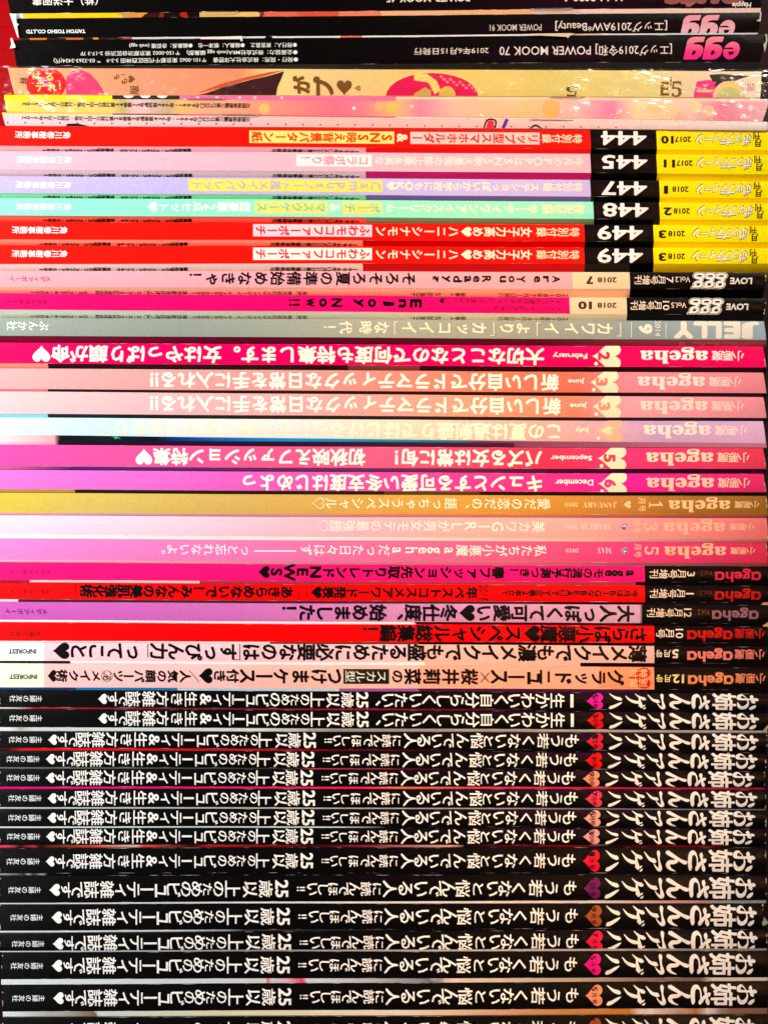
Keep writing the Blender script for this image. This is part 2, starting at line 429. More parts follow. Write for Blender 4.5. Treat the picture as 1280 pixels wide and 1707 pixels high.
    def flush(s):
        for (part, color), (material, Ts, Ls, lift) in s.parts.items():
            T = np.concatenate(Ts); LA = np.concatenate(Ls)
            if len(T) == 0: continue
            x = T[:, :, 0].ravel(); v = T[:, :, 1].ravel(); la = np.repeat(LA, 3)
            # upward overlap layers: each later stroke a hair in front
            P = s.point(x, v, la); n = s.nrm(x, v)
            a = P.reshape(-1, 3, 3); cr = np.cross(a[:, 1] - a[:, 0], a[:, 2] - a[:, 0])
            flip = cr[:, 1] > 0
            idx = np.arange(len(x)).reshape(-1, 3); idx[flip] = idx[flip][:, ::-1]
            ar = np.linalg.norm(cr, axis=1) > 1e-13; idx = idx[ar]
            if len(idx) == 0: continue
            s.add_mesh(part, P, idx.tolist(), [material or mat(color)], None, n.tolist())
    # box in px x-range and v-range
    def box(s, part, color, x0, x1, v0, v1, lift=1, material=None, sl=0.0, vr=(0, 1)):
        NXX = max(1, int(abs(x1 - x0) / 40)); T = []
        for q in range(NXX):
            a = x0 + (x1 - x0) * q / NXX; b = x0 + (x1 - x0) * (q + 1) / NXX
            T += [[(a + sl * v0, v0), (b + sl * v0, v0), (b + sl * v1, v1)], [(a + sl * v0, v0), (b + sl * v1, v1), (a + sl * v1, v1)]]
        s.put(part, color, np.array(T, 'd'), lift, vr, None, material)
    def poly(s, part, color, pts, lift=1, vr=(0, 1), material=None):
        s.put(part, color, fan(pts), lift, vr, None, material)
    def ell(s, part, color, cx, rx, cv, rv, lift=1, vr=(0, 1), n=28, material=None):
        s.poly(part, color, [(cx + rx * math.cos(2 * math.pi * q / n), cv + rv * math.sin(2 * math.pi * q / n)) for q in range(n)], lift, vr, material)
    def line(s, part, color, pts, lift=2, vr=(0, 1)):
        """pts = [(x px, v, width px)]"""
        th = s.th(pts[0][0]); P = [(a, b * th, w) for a, b, w in pts]
        t = strip(P, 8); t[:, :, 1] /= th
        s.put(part, color, t, lift, vr)
    def _cps(s, bx, bv):
        if not bx and not bv: return None
        return [(0, 0), (bx, 0), (-bx, 0), (0, bv), (0, -bv), (bx * .7, bv * .7), (-bx * .7, -bv * .7), (bx * .7, -bv * .7), (-bx * .7, bv * .7)]
    def vert(s, part, color, text, xr, xl, vc, h, off=0.018, lift=2, vr=(0, 1), rot='cw', material=None, fill=1.0, th=None, bold=0.0, ink=None):
        """vertical-set text: characters turned a quarter turn, evenly spaced cells. {ab} sets ab side by side"""
        cells = []; q = 0
        while q < len(text):
            if text[q] == '{':
                e = text.index('}', q); cells.append(text[q + 1:e]); q = e + 1
            else: cells.append(text[q]); q += 1
        n = len(cells); w = (xr - xl) / n if n else 1
        for k, c in enumerate(cells):
            if c in ' \u3000': continue
            if ink: a, b = ink[k][0], ink[k][1]; W = abs(a - b); cx = (a + b) / 2
            else: cx = (xr - w * (k + .5)) if rot == 'cw' else (xl + w * (k + .5)); W = w * fill
            s.one(part, color, c, cx, W, vc, h, off, lift, vr, rot, material, th, bold, fit=bool(ink))
    def one(s, part, color, c, cx, W, vc, h, off, lift, vr, rot, material=None, th=None, bold=0.0, fit=False, fith=False):
        g = glyph(c, off).copy()
        if len(g) == 0: return
        if len(c) > 1 and c not in DRAWN:      # side by side digits squeezed in one cell
            lo = g.reshape(-1, 2).min(0); hi = g.reshape(-1, 2).max(0)
            g = (g - (lo + hi) / 2) / (hi - lo) * np.array([0.9, 0.84]) + .5
            X, Y = g[..., 0] - .5, g[..., 1] - .5
        elif c in DRAWN or c.isascii():
            lo = g.reshape(-1, 2).min(0); hi = g.reshape(-1, 2).max(0)
            mid = (lo + hi) / 2
            if c in DRAWN: X, Y = g[..., 0] - mid[0], g[..., 1] - mid[1]
            else:
                up = c.isupper() or c.isdigit() or c in '!?&'
                sx = 1.25; X, Y = (g[..., 0] - mid[0]) * sx, (g[..., 1] - (0.36 if up else 0.27)) * (1.2 if up else 1.35)
        else:
            X, Y = g[..., 0] - .5, g[..., 1] - .38
        if c in '\u30fc\u301c\u300c\u300d\u2500\uff08\uff09\u2026': X, Y = Y.copy(), -X.copy()
        if c in '\u3001\u3002': X, Y = X + .55, Y + .55
        if c in '\u3063\u3083\u3085\u3087\u30c3\u30e3\u30e5\u30e7\u30a1\u30a3\u30a7\u30a9': X, Y = X + .07, Y + .08
        if fit:       # stretch the ink to the measured extent along the spine
            lo, hi = Y.min(), Y.max(); Y = (Y - (lo + hi) / 2) / max(hi - lo, 1e-6)
            if c in '\u30fc\u4e00': pass
        if fith:
            lo, hi = X.min(), X.max(); X = (X - (lo + hi) / 2) / max(hi - lo, 1e-6)
        t = th if th else s.th(cx)
        if vr[0] >= 1: t = th if th else s.bev(cx)
        if rot == 'cw': px = cx + Y * W; pv = vc + X * h / t
        elif rot == 'ccw': px = cx - Y * W; pv = vc - X * h / t
        elif rot == 'up': px = cx + X * W; pv = vc - Y * h / t
        else: px = cx - X * W; pv = vc + Y * h / t
        s.put(part, color, np.stack([px, pv], -1), lift, vr, s._cps(bold, bold / t) if bold else None, material)
    def horc(s, part, color, text, xr, xl, vc, h, off=0.03, lift=2, vr=(0, 1), material=None, bold=0.0, fill=1.0):
        """horizontally set Japanese, upside down"""
        n = len(text); w = (xr - xl) / n
        for k, c in enumerate(text):
            if c in ' \u3000': continue
            g = glyph(c, off)
            cx = xr - w * (k + .5)
            if c in DRAWN or c.isascii():
                lo = g.reshape(-1, 2).min(0); hi = g.reshape(-1, 2).max(0); X = g[..., 0] - (lo[0] + hi[0]) / 2; Y = g[..., 1] - (lo[1] + hi[1]) / 2
            else: X, Y = g[..., 0] - .5, g[..., 1] - .38
            s.put(part, color, np.stack([cx - X * w * fill, vc + Y * h / s.th(cx)], -1), lift, vr, s._cps(bold, bold / s.th(cx)) if bold else None, material)
    def hor(s, part, color, text, xr, xl, v0, v1, off=0.0, lift=2, vr=(0, 1), bold=0.0, shear=0.0, material=None, px=False, ref=None):
        """a line of upside-down lettering whose ink fills xl..xr and rows v0..v1 (v1 = top of the letters)"""
        g = glyph(text, off).copy()
        if shear: g[..., 0] += g[..., 1] * shear
        rg = g
        if ref:
            rep_ = LAST[0]; rg = glyph(ref).copy(); LAST[0] = rep_
            if shear: rg[..., 0] += rg[..., 1] * shear
        lo = rg.reshape(-1, 2).min(0); hi = rg.reshape(-1, 2).max(0)
        X = (g[..., 0] - lo[0]) / (hi[0] - lo[0]); Y = (g[..., 1] - lo[1]) / (hi[1] - lo[1])
        if px:
            t0 = s.zpx(np.array([(xl + xr) / 2]), np.array([0.]))[0]; t = s.th((xl + xr) / 2); v0 = (v0 - t0) / t; v1 = (v1 - t0) / t
        s.put(part, color, np.stack([xr - X * (xr - xl), v0 + Y * (v1 - v0)], -1), lift, vr,
              s._cps(bold, bold / s.th(xl)) if bold else None, material)
    def vpx(s, x, y):
        t = x / 1270.0; a = s.L[0] + (s.R[0] - s.L[0]) * t
        return (y - a) / s.th(x)
# ------------------------------------------------------------------ setting
m, n_, l_, mul_, tc_ = base_mat('page_paper', 0.8, 0.05, 0.2, 0.05)
wv = n_.new('ShaderNodeTexWave'); wv.bands_direction = 'Z'; wv.inputs['Scale'].default_value = 900; wv.inputs['Distortion'].default_value = 1.5
l_.new(tc_.outputs['Object'], wv.inputs['Vector'])
cr_ = n_.new('ShaderNodeValToRGB'); l_.new(wv.outputs[0], cr_.inputs[0])
cr_.color_ramp.elements[0].color = (0.42, 0.39, 0.33, 1); cr_.color_ramp.elements[1].color = (0.72, 0.69, 0.62, 1)
l_.new(cr_.outputs[0], mul_.inputs[6])
PAGE = m

def slab(name, lo, hi, material, kind='structure'):
    x0, y0, z0 = lo; x1, y1, z1 = hi
    V = [(x0, y0, z0), (x1, y0, z0), (x1, y1, z0), (x0, y1, z0), (x0, y0, z1), (x1, y0, z1), (x1, y1, z1), (x0, y1, z1)]
    F = [(0, 3, 2, 1), (4, 5, 6, 7), (0, 1, 5, 4), (1, 2, 6, 5), (2, 3, 7, 6), (3, 0, 4, 7)]
    me = bpy.data.meshes.new(name); me.from_pydata(V, [], F); me.materials.append(material)
    o = bpy.data.objects.new(name, me); COL.objects.link(o); o['kind'] = kind
    return o

red, rn, rl, rmul, rtc = base_mat('red_lacquer', 0.45, 0.25, 0.06, 0.12)
rmul.inputs[6].default_value = lin((205, 0, 10))
brown, rn, rl, rmul, rtc = base_mat('dark_cloth', 0.7, 0.3, 0.3, 0.1)
rmul.inputs[6].default_value = lin((38, 7, 9))
SHELF = (CY - 1743.5) * S
slab('shelf', (-0.5, -0.02, SHELF - 0.02), (0.5, 0.24, SHELF), brown)
slab('wall', (-0.5, 0.225, SHELF), (0.5, 0.24, 0.45), brown)
slab('panel', (-0.5, 0.207, 0.135), (-0.09, 0.222, 0.45), red)

# ------------------------------------------------------------------ the magazines, top of the stack first
STEEL = bpy.data.materials.new('staple_steel'); STEEL.use_nodes = True
STEEL.node_tree.nodes['Principled BSDF'].inputs['Metallic'].default_value = 1.0
STEEL.node_tree.nodes['Principled BSDF'].inputs['Roughness'].default_value = 0.35
STEEL.node_tree.nodes['Principled BSDF'].inputs['Base Color'].default_value = (0.5, 0.46, 0.42, 1)
FILM = bpy.data.materials.new('clear_film'); FILM.use_nodes = True
fn = FILM.node_tree.nodes; fl = FILM.node_tree.links
for q in list(fn):
    if q.type == 'BSDF_PRINCIPLED': fn.remove(q)
fo = fn['Material Output']; ft = fn.new('ShaderNodeBsdfTransparent'); fg = fn.new('ShaderNodeBsdfGlossy'); fm_ = fn.new('ShaderNodeMixShader')
fn.remove(fm_); fm_ = fn.new('ShaderNodeAddShader')
ft.inputs[0].default_value = (0.98, 0.98, 0.97, 1); fg.inputs['Roughness'].default_value = 0.20; fg.inputs[0].default_value = (0.11, 0.11, 0.11, 1)
ftc = fn.new('ShaderNodeTexCoord'); fmp = fn.new('ShaderNodeMapping'); fmp.inputs['Scale'].default_value = (1, 1, 3.0); fl.new(ftc.outputs['Object'], fmp.inputs[0])
fno = fn.new('ShaderNodeTexNoise'); fno.inputs['Scale'].default_value = 50; fno.inputs['Detail'].default_value = 3; fl.new(fmp.outputs[0], fno.inputs['Vector'])
fb = fn.new('ShaderNodeBump'); fb.inputs['Strength'].default_value = 0.8; fb.inputs['Distance'].default_value = 0.005; fl.new(fno.outputs[0], fb.inputs['Height'])
fl.new(fb.outputs[0], fg.inputs['Normal'])
fl.new(ft.outputs[0], fm_.inputs[0]); fl.new(fg.outputs[0], fm_.inputs[1]); fl.new(fm_.outputs[0], fo.inputs[0])

RED = (255, 22, 10); YEL = (255, 236, 0); PALE = (252, 214, 214)
M = []
def mag(L, R, label, spine, under, group=None, **k):
    xl = k.pop('xl', (-3, -3)); xr = k.pop('xr', (1276, 1275))
    q = Mag(len(M), L, R, xl, xr, spine, under, label, group, **k); M.append(q); return q

G_FASH = 'black fashion mooks on top of the pile'
# 0 ---- topmost, cut by the frame
a = mag((-32, 22.5, 30), (-42, 14, 21), 'black magazine at the very top of the pile, with huge brown-pink letters', [(0, BLACK)],
        [(0, (235, 245, 235)), (29, (255, 205, 20)), (205, (220, 150, 60)), (236, (60, 14, 10)), (268, (130, 50, 25)), (276, (30, 10, 8)), (305, (190, 30, 25)), (312, (25, 8, 8)), (330, (240, 190, 110)), (424, (120, 60, 40)),
         (434, (235, 105, 75)), (500, (225, 85, 60)), (560, (245, 130, 95)), (626, (250, 185, 130)), (880, (240, 200, 175)), (960, (252, 215, 200))], G_FASH, xl=(7, 18), xr=(1268, 1267))
GR0 = ramp_mat('logo_print', [(0, (205, 120, 110)), (1280, (120, 62, 62))], True, axis='Z', lo=0.002, hi=0.008)
a.hor('title_lettering', 0, 'nuts', 1243, 1106, a.vpx(1180, -28), a.vpx(1180, 13.0), 0.055, shear=0.2, material=GR0)
a.hor('headline_lettering', (250, 240, 225), 'Happie', 1251, 1219, 2.5, 13.5, 0.025, px=True, lift=3, shear=0.15)
a.hor('headline_lettering', (250, 235, 195), 'Vol.1 2020 Autumn', 1037, 888, -11, 3.2, 0.03, px=True)
a.hor('issue_lettering', (235, 225, 190), 'POWER MOOK 45', 783, 644, -10, 4, 0.018, px=True)
a.horc('publisher_lettering', CREAM, '\uff08\u682a\uff09\u5927\u6d0b\u56f3\u66f8', 176, 54, a.vpx(110, 0.5), 18, 0.012)

# 1
a = mag((30, 63, 66), (21, 55, 57), 'black magazine, second from the top, with pale pink three-letter title', [(0, BLACK)],
        [(0, (60, 40, 30)), (50, (230, 125, 40)), (85, (60, 30, 20)), (104, (225, 110, 60)), (140, (50, 25, 22)), (155, (240, 150, 60)), (172, (60, 30, 30)), (205, (180, 70, 60)), (215, (230, 230, 220)), (300, (235, 230, 220)),
         (330, (240, 110, 70)), (410, (245, 240, 235)), (437, BLACK), (460, (245, 240, 235)), (565, (235, 120, 100)), (600, (250, 245, 235)), (900, (235, 200, 170)), (1000, (235, 240, 240))], G_FASH, xl=(28, 33), xr=(1267, 1263))
GR1 = ramp_mat('logo_print_pale', [(0, (250, 205, 215)), (1280, (235, 150, 165))], True, axis='Z', lo=0.000, hi=0.008)
a.hor('title_lettering', 0, 'EGGW', 1224, 1132, a.vpx(1180, 25.5), a.vpx(1180, 63), 0, shear=0.30, material=GR1); a.hor('title_counters', BLACK, 'EGGK', 1224, 1132, a.vpx(1180, 25.5), a.vpx(1180, 63), 0, shear=0.30, lift=3, ref='EGGW')
a.hor('headline_lettering', (240, 222, 205), '[\u30a8\u30c3\u30b02019AW*Beauty]', 1111, 925, 34.5, 54, 0.006, px=True)
a.hor('issue_lettering', (225, 205, 185), 'POWER MOOK 91', 902, 816, 41, 51.5, 0.004, px=True)
a.hor('publisher_lettering', (245, 250, 240), 'TAIYOH TOSHO CO.,LTD', 143, 44, 48.3, 55.5, 0.035, px=True)

# 2
a = mag((66, 109.5, 112.5), (57, 103.5, 119), 'black magazine, third from the top, with hot pink three-letter title', [(0, BLACK)],
        [(0, (40, 45, 42)), (560, (30, 34, 34)), (900, (32, 38, 48))], G_FASH, xl=(22, 28), xr=(1276, 1266), wear=0.2)
GR2 = ramp_mat('logo_print_pink', [(0, (255, 10, 150)), (500, (255, 60, 130)), (1280, (255, 150, 165))], True, axis='Z', lo=0.0035, hi=0.0135)
a.hor('title_lettering', 0, 'EGGW', 1232, 1138, a.vpx(1180, 61.5), a.vpx(1180, 99.5), 0, shear=0.30, material=GR2); a.hor('title_counters', BLACK, 'EGGK', 1232, 1138, a.vpx(1180, 61.5), a.vpx(1180, 99.5), 0, shear=0.30, lift=3, ref='EGGW')
a.hor('headline_lettering', (235, 225, 215), '[\u30a8\u30c3\u30b02019\u4ee4\u548c]', 1119, 992, 73, 93.5, 0.004, px=True)
a.hor('headline_lettering', (235, 225, 215), 'POWER MOOK 70', 984, 832, 77.5, 92, 0.004, px=True)
a.hor('issue_lettering', (235, 220, 200), '2019\u5e746\u670815\u65e5\u767a\u884c', 814, 690, 80, 91.5, 0.004, px=True)
for t, xr_, xl_, y in (('\u25cf\u767a\u884c\u4eba\uff1a\u6771\u5bae\u660c\u4e4b\u3000\u25cf\u7de8\u96c6\u4eba\uff1a\u6839\u6d25\u4e00\u4e5f\u3000\u25cf\u7de8\u96c6\u9577\uff1a\u8d64\u837b\u77b3 (web egg)', 495, 216, 75.5),
                      ('\u25cf\u4f01\u753b\u5354\u529b\uff1a\u682a\u5f0f\u4f1a\u793eMRA(web egg \u7de8\u96c6\u90e8)\u3000\u3012150-0002 \u6771\u4eac\u90fd\u6e0b\u8c37\u533a\u6e0b\u8c37 2-17-3 7F', 496, 135, 88),
                      ('\u25cf\u767a\u884c\u30fb\u767a\u58f2\uff1a\u682a\u5f0f\u4f1a\u793e\u5927\u6d0b\u56f3\u66f8\u3000\u3012101-0065 \u6771\u4eac\u90fd\u5343\u4ee3\u7530\u533a\u897f\u795e\u7530 3-3-9\u3000\u2121 03-3263-2424(\u4ee3)', 497, 90, 100)):
    a.hor('imprint_lettering', (240, 238, 225), t, xr_, xl_, y - 4.6, y + 4.6, 0.006, px=True)

# 3 ---- wrapped
TAN = (232, 196, 120)
a = mag((112.5, 157, 158), (119, 163, 165), 'peach and tan magazine in crinkled clear wrap with red spot at left end',
        [(0, (248, 170, 120)), (120, (250, 165, 120)), (235, (250, 150, 115)), (400, (250, 140, 100)), (462, (248, 205, 130)), (560, (235, 190, 125)), (760, (236, 190, 100)), (900, (222, 190, 100)), (1080, (220, 195, 120)), (1160, (225, 190, 150)), (1280, (225, 205, 180))],
        [(0, (240, 190, 120)), (465, (225, 190, 120)), (1200, (230, 205, 170))], 'magazines in clear wrap', xl=(14, 25), xr=(1268, 1266), soft=True, wear=0.0)
a.ell('cover_picture', (235, 18, 20), 78, 33, 0.62, 0.62)
for c, x, v, h in (('\u306f', 62, 0.30, 15), ('\u30c6', 68, 0.72, 17), ('\u308b', 84, 0.34, 16), ('\u308c', 88, 0.74, 15), ('!', 101, 0.68, 13)):
    a.one('headline_lettering', (250, 215, 120), c, x, h, v, h, 0.03, 3, (0, 1), 'up')
a.poly('cover_picture', (250, 60, 110), [(110, 0.55), (113, 0.3), (122, 0.12), (136, 0.08), (150, 0.2), (163, 0.5), (172, 0.8), (177, 1.1), (112, 1.1)])
for c, x, v, h in (('\u3082', 195, 0.34, 11), ('\u3082', 208, 0.5, 12), ('\uff01', 206, 0.2, 9), ('\u2665', 221, 0.42, 13), ('\u7248', 225, 0.82, 15)):
    a.one('headline_lettering', (125, 82, 30), c, x, h, v, h, 0.03, 3, (0, 1), 'ccw')
a.vert('issue_lettering', (50, 30, 20), '\u65e5\u767a\u58f2', 46, 34, 0.5, 12, rot='ccw', off=0.02)
a.poly('cover_picture', (60, 22, 24), [(322, 1.05), (345, 0.93), (372, 0.72), (395, 0.58), (420, 0.42), (445, 0.3), (474, 0.1), (469, 0.4), (463, 0.7), (460, 1.05)])
a.poly('cover_picture', (205, 82, 40), [(330, 0.93), (370, 0.58), (410, 0.34), (448, 0.14), (474, 0.06), (445, 0.27), (410, 0.45), (372, 0.72)], lift=2)
for c, x, v, h, o in (('\u304c', 503, 0.62, 30, .05), ('\u30d7', 540, 0.72, 36, .05), ('\u2665', 574, 0.72, 27, 0)):
    a.one('headline_lettering', (120, 76, 25), c, x, h, v, h, o, 3, (0, 1), 'ccw' if c != '\u2665' else 'up')
a.vert('headline_lettering', (120, 76, 25), '1\u30ab\u6708\u5206', 601, 591, 0.72, 10, rot='ccw', off=0.02, lift=3)
a.ell('cover_picture', (240, 205, 120), 720, 83, 1.04, 0.96, 1)
a.ell('cover_picture', (222, 20, 82), 720, 77, 1.04, 0.90, 2)
a.poly('cover_picture', (246, 205, 110), [(690, 0.16), (712, 0.18), (728, 0.45), (734, 0.8), (724, 0.95), (718, 0.6), (706, 0.42), (690, 0.42)], lift=3)
a.ell('cover_picture', (215, 180, 85), 745, 14, 0.98, 0.34, 3); a.poly('cover_picture', (205, 165, 80), [(690, 0.92), (708, 0.68), (718, 0.8), (718, 1.04), (690, 1.04)], lift=3)
for q in range(12): a.ell('cover_picture', (250, 130, 130), 735 + q * 5.2, 2.6, 0.28 + 0.07 * (q % 3) + q * 0.035, 0.05, 3)
a.hor('issue_lettering', (95, 75, 15), '\U0001d7d3', 961, 943, 0.62, 1.0, -0.004)
for c, x, v, h, o in (('E', 1107, 0.68, 26, .02), ('!', 1117, 0.40, 16, .02), ('\U0001d7d3', 1135, 0.68, 36, .0)):
    a.one('headline_lettering', (118, 92, 20), c, x, h, v, h, o, 3, (0, 1), 'up')
a.poly('cover_picture', (240, 60, 130), [(1154, 1.05), (1160, 0.42), (1180, 0.34), (1192, 0.42), (1188, 1.05)], lift=2)
a.box('cover_picture', (250, 195, 130), 1160, 1186, 0.72, 0.82, 3); a.poly('cover_picture', (250, 170, 190), [(1168, 0.52), (1180, 0.52), (1174, 0.64)], lift=3)
a.poly('cover_picture', (42, 40, 22), [(1181, 0.15), (1200, 0.12), (1248, 0.18), (1226, 0.36), (1206, 0.42), (1192, 0.72), (1186, 0.4)], lift=2)
a.ell('cover_picture', (250, 190, 200), 1214, 27, 0.98, 0.60, 3); a.ell('cover_picture', (250, 215, 125), 1214, 22, 0.95, 0.54, 4); a.ell('cover_picture', (205, 205, 135), 1214, 20, 1.04, 0.42, 5)
a.vert('headline_lettering', (240, 110, 120), '\u3055\u3093\u3067', 1256, 1243, 0.6, 16, rot='up', off=0.02, lift=3)
WR3 = a

# 4 ---- wrapped
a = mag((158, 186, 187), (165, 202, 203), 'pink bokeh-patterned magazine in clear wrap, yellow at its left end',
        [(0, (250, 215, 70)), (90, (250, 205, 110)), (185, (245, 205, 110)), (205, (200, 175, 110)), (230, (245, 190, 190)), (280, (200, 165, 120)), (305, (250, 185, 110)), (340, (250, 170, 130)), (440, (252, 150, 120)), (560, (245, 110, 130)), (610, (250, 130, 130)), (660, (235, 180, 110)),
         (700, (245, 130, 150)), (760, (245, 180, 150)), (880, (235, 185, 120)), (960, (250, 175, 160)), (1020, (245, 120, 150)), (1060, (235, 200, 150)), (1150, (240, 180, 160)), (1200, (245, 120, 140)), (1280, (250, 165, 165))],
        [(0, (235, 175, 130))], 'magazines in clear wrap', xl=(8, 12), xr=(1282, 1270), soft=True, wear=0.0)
a.box('cover_picture', (255, 222, 20), 8, 188, 0, 0.3, 1); a.box('cover_picture', (50, 40, 30), 188, 300, 0, 0.22, 1); a.box('cover_picture', (250, 110, 160), 300, 660, 0, 0.24, 1); a.box('cover_picture', (250, 205, 180), 660, 1270, 0, 0.14, 1)
for x in (215, 243, 271): a.ell('cover_picture', (248, 244, 235), x, 9, -0.02, 0.17, 2)
for x in (330, 362, 400, 425, 470): a.ell('cover_picture', (255, 190, 210), x, 3, 0.1, 0.08, 2)
for x, v, r, c in ((441, 0.7, 9, (250, 190, 110)), (590, 0.62, 3, (255, 225, 230)), (686, 0.5, 2.4, (255, 225, 230)), (1033, 0.62, 3, (255, 220, 230)), (918, 0.56, 15, (240, 180, 100)), (1090, 0.4, 12, (235, 205, 150)), (1115, 0.62, 13, (240, 210, 165)), (1135, 0.9, 10, (245, 190, 165)), (1158, 0.4, 11, (238, 212, 165)), (1180, 0.6, 10, (240, 200, 165)), (1191, 0.7, 3, (255, 225, 235)), (1250, 0.42, 4, (255, 235, 235)), (652, 0.5, 10, (235, 190, 100)), (632, 0.5, 7, (250, 180, 120))):
    a.ell('cover_picture', c, x, r, v, r / a.th(x), 1)
for dx, dv in ((9, 0), (-9, 0), (0, .3), (0, -.3), (5, .16), (-5, .16), (5, -.16), (-5, -.16)):
    a.line('cover_picture', (255, 225, 230), [(1250, 0.42, 1.6), (1250 + dx, 0.42 + dv, 0.2)])
a.vert('imprint_lettering', (40, 32, 10), '2013\u5e7412\u67081\u65e5\u767a\u884c\u30fb\u6bce\u67081\u56de1\u65e5\u767a\u884c\u7b2c34\u5dfb\u7b2c12\u53f7\u901a\u5dfb\u7b2c397\u53f7\u30fb1996\u5e74{12}\u6708{27}\u65e5\u7b2c\u4e09\u7a2e\u90f5\u4fbf\u7269\u8a8d\u53ef', 418, 38, 0.54, 9, 0.022, rot='ccw')

# 5
a = mag((187, 209, 209.5), (203, 217.5, 218.5), 'pale pink magazine with row of tiny punched dots, just above the upper red spine', [(0, (252, 205, 205)), (620, (252, 180, 165)), (900, (252, 185, 170)), (1280, (255, 200, 190))],
        [(0, (200, 120, 110))], None, xl=(4, 10), xr=(1278, 1278), soft=True, wear=0.0)
a.box('cover_picture', (255, 215, 20), 4, 188, 0, 0.09, 1); a.box('cover_picture', (70, 50, 30), 188, 300, 0, 0.07, 1); a.box('cover_picture', (245, 60, 120), 300, 660, 0, 0.08, 1); a.box('cover_picture', (250, 235, 225), 660, 1275, 0, 0.10, 1)
for q in range(43):
    x = 14 + q * 28.9
    if x < 1040: a.ell('punched_dots', (95, 45, 40), x, 1.3, 0.78 if x < 700 else 0.84, 0.07, 2, n=10)
    if x > 640: a.ell('punched_dots', (150, 95, 80), x + 14, 1.1, 0.12, 0.05, 2, n=10)
a.vert('imprint_lettering', (30, 10, 14), '2017\u5e743\u67081\u65e5\u767a\u884c\u30fb\u6bce\u67081\u56de1\u65e5\u767a\u884c\u7b2c38\u5dfb\u7b2c3\u53f7\u901a\u5dfb\u7b2c437\u53f7\u30fb1996\u5e74{12}\u6708{27}\u65e5\u7b2c\u4e09\u7a2e\u90f5\u4fbf\u7269\u8a8d\u53ef', 418, 37, 0.4, 8.6, 0.022, rot='ccw')
a.poly('cover_picture', (40, 22, 22), [(110, 1.02), (113, 0.82), (130, 0.8), (152, 1.02)], lift=1)
a.line('cover_picture', (35, 18, 20), [(806, 1.1, 2.4), (810, 0.35, 2.8), (818, 0.12, 2.8), (826, 0.35, 2.6), (824, 1.1, 2.4)], lift=3)
a.poly('cover_picture', (235, 50, 70), [(810, 1.0), (812, 0.35), (818, 0.2), (823, 0.35), (822, 1.0)], lift=2)
a.line('cover_picture', (95, 50, 150), [(838, 1.0, 5), (845, 0.1, 6)], lift=3)
a.line('cover_picture', (35, 18, 20), [(882, 1.05, 2), (892, 0.72, 3), (903, 1.05, 2)], lift=3)

# 6-11 ---- the numbered monthly, yellow and black at the right end
G_NUM = 'magazines with yellow right ends and big white numbers'
PHON = '\u7de8\u96c6\u90e8\u260e03\u30fb3263\u30fb7769'; PHON2 = '\u55b6\u696d\u90e8\u260e03\u30fb3263\u30fb5881'; POST = '1996\u5e74{12}\u6708{27}\u65e5\u7b2c\u4e09\u7a2e\u90f5\u4fbf\u7269\u8a8d\u53ef'
POP = '\u30dd\u30c3\u30d7\u30c6\u30a3\u30fc\u30f3'; PUBK = '\u89d2\u5ddd\u6625\u6a39\u4e8b\u52d9\u6240'; TOKU = '\u7279\u5225\u4ed8\u9332'
def numbered(L, R, label, base, panel, bevel, num, year, month, mx, dx, e1, e2, pubc, dxl=0):
    a = mag(L, R, label, [(0, base), (e1, BLACK), (e2, YEL)], [(0, panel), (607 + dx, bevel), (e1, BLACK), (e2, (255, 226, 0))], G_NUM,
            xl=(-30, -30), xr=(1300, 1300), wear=0.05, sag=0.30, slant=0.05)
    th = 32.0
    v = lambda px, x=1150: px / a.th(x)
    a.one('title_lettering', (25, 15, 5), '\u520a', 1260.5 + dx, 13, v(8), 13, 0.03, 3, (0, 1), '180')
    a.one('title_lettering', (25, 15, 5), '\u6708', 1262.5 + dx, 13, v(20.5), 13, 0.03, 3, (0, 1), '180')
    a.hor('title_lettering', (30, 24, 8), POP, 1252 + dx, 1158 + dx, v(3.6), v(25.2), 0.05, lift=2, shear=0.22)
    a.hor('title_lettering', (250, 250, 246), POP, 1251 + dx, 1159 + dx, v(5), v(23.8), 0.024, lift=4, shear=0.22)
    a.hor('issue_lettering', (25, 15, 5), year, mx[0], mx[1], v(10), v(19.5), 0.03)
    a.hor('issue_lettering', (25, 15, 5), month, mx[2], mx[3], v(9), v(22.5), 0.04)
    a.hor('number_lettering', (246, 244, 240), num, 1077 + dx, 1001 + dx, v(2.0), v(25.5), 0.022)
    a.vert('publisher_lettering', pubc, PUBK, 119 + dxl, 26 + dxl, a.vpx(70, a.zpx(np.array([70.]), np.array([0.]))[0] + 14.5), 12.5, 0.025)
    lo = 0.72
    a.vert('imprint_lettering', (12, 5, 8), PHON2, 190 + dxl, 70 + dxl, 1 + lo, 7.0, 0.034, vr=(1, 2))
    a.vert('imprint_lettering', (12, 5, 8), PHON, 319 + dxl, 199 + dxl, 1 + lo, 7.0, 0.034, vr=(1, 2))
    a.vert('imprint_lettering', (12, 5, 8), POST, 599 + dxl / 2, 452 + dxl / 2, 1 + lo, 7.0, 0.034, vr=(1, 2))
    return a
a = numbered((209.5, 243, 251), (218.5, 250, 258.5), 'red magazine with big white 444, topmost of those with yellow right ends', RED, (250, 190, 195), (225, 10, 10), '444', '2017', '10', (1151, 1124, 1122, 1101), 0, 983, 1094, CREAM)
c = (252, 228, 190)
a.vert('headline_lettering', c, TOKU, 970, 902, 0.49, 15, 0.025)
a.box('label_panel', (250, 205, 195), 684, 899, 0.18, 0.80, 1); a.vert('headline_lettering', (225, 40, 25), '\u30ea\u30c3\u30d7\u578b\u30b9\u30de\u30db\u30db\u30eb\u30c0\u30fc', 898, 686, 0.49, 17.5, 0.028, lift=3)
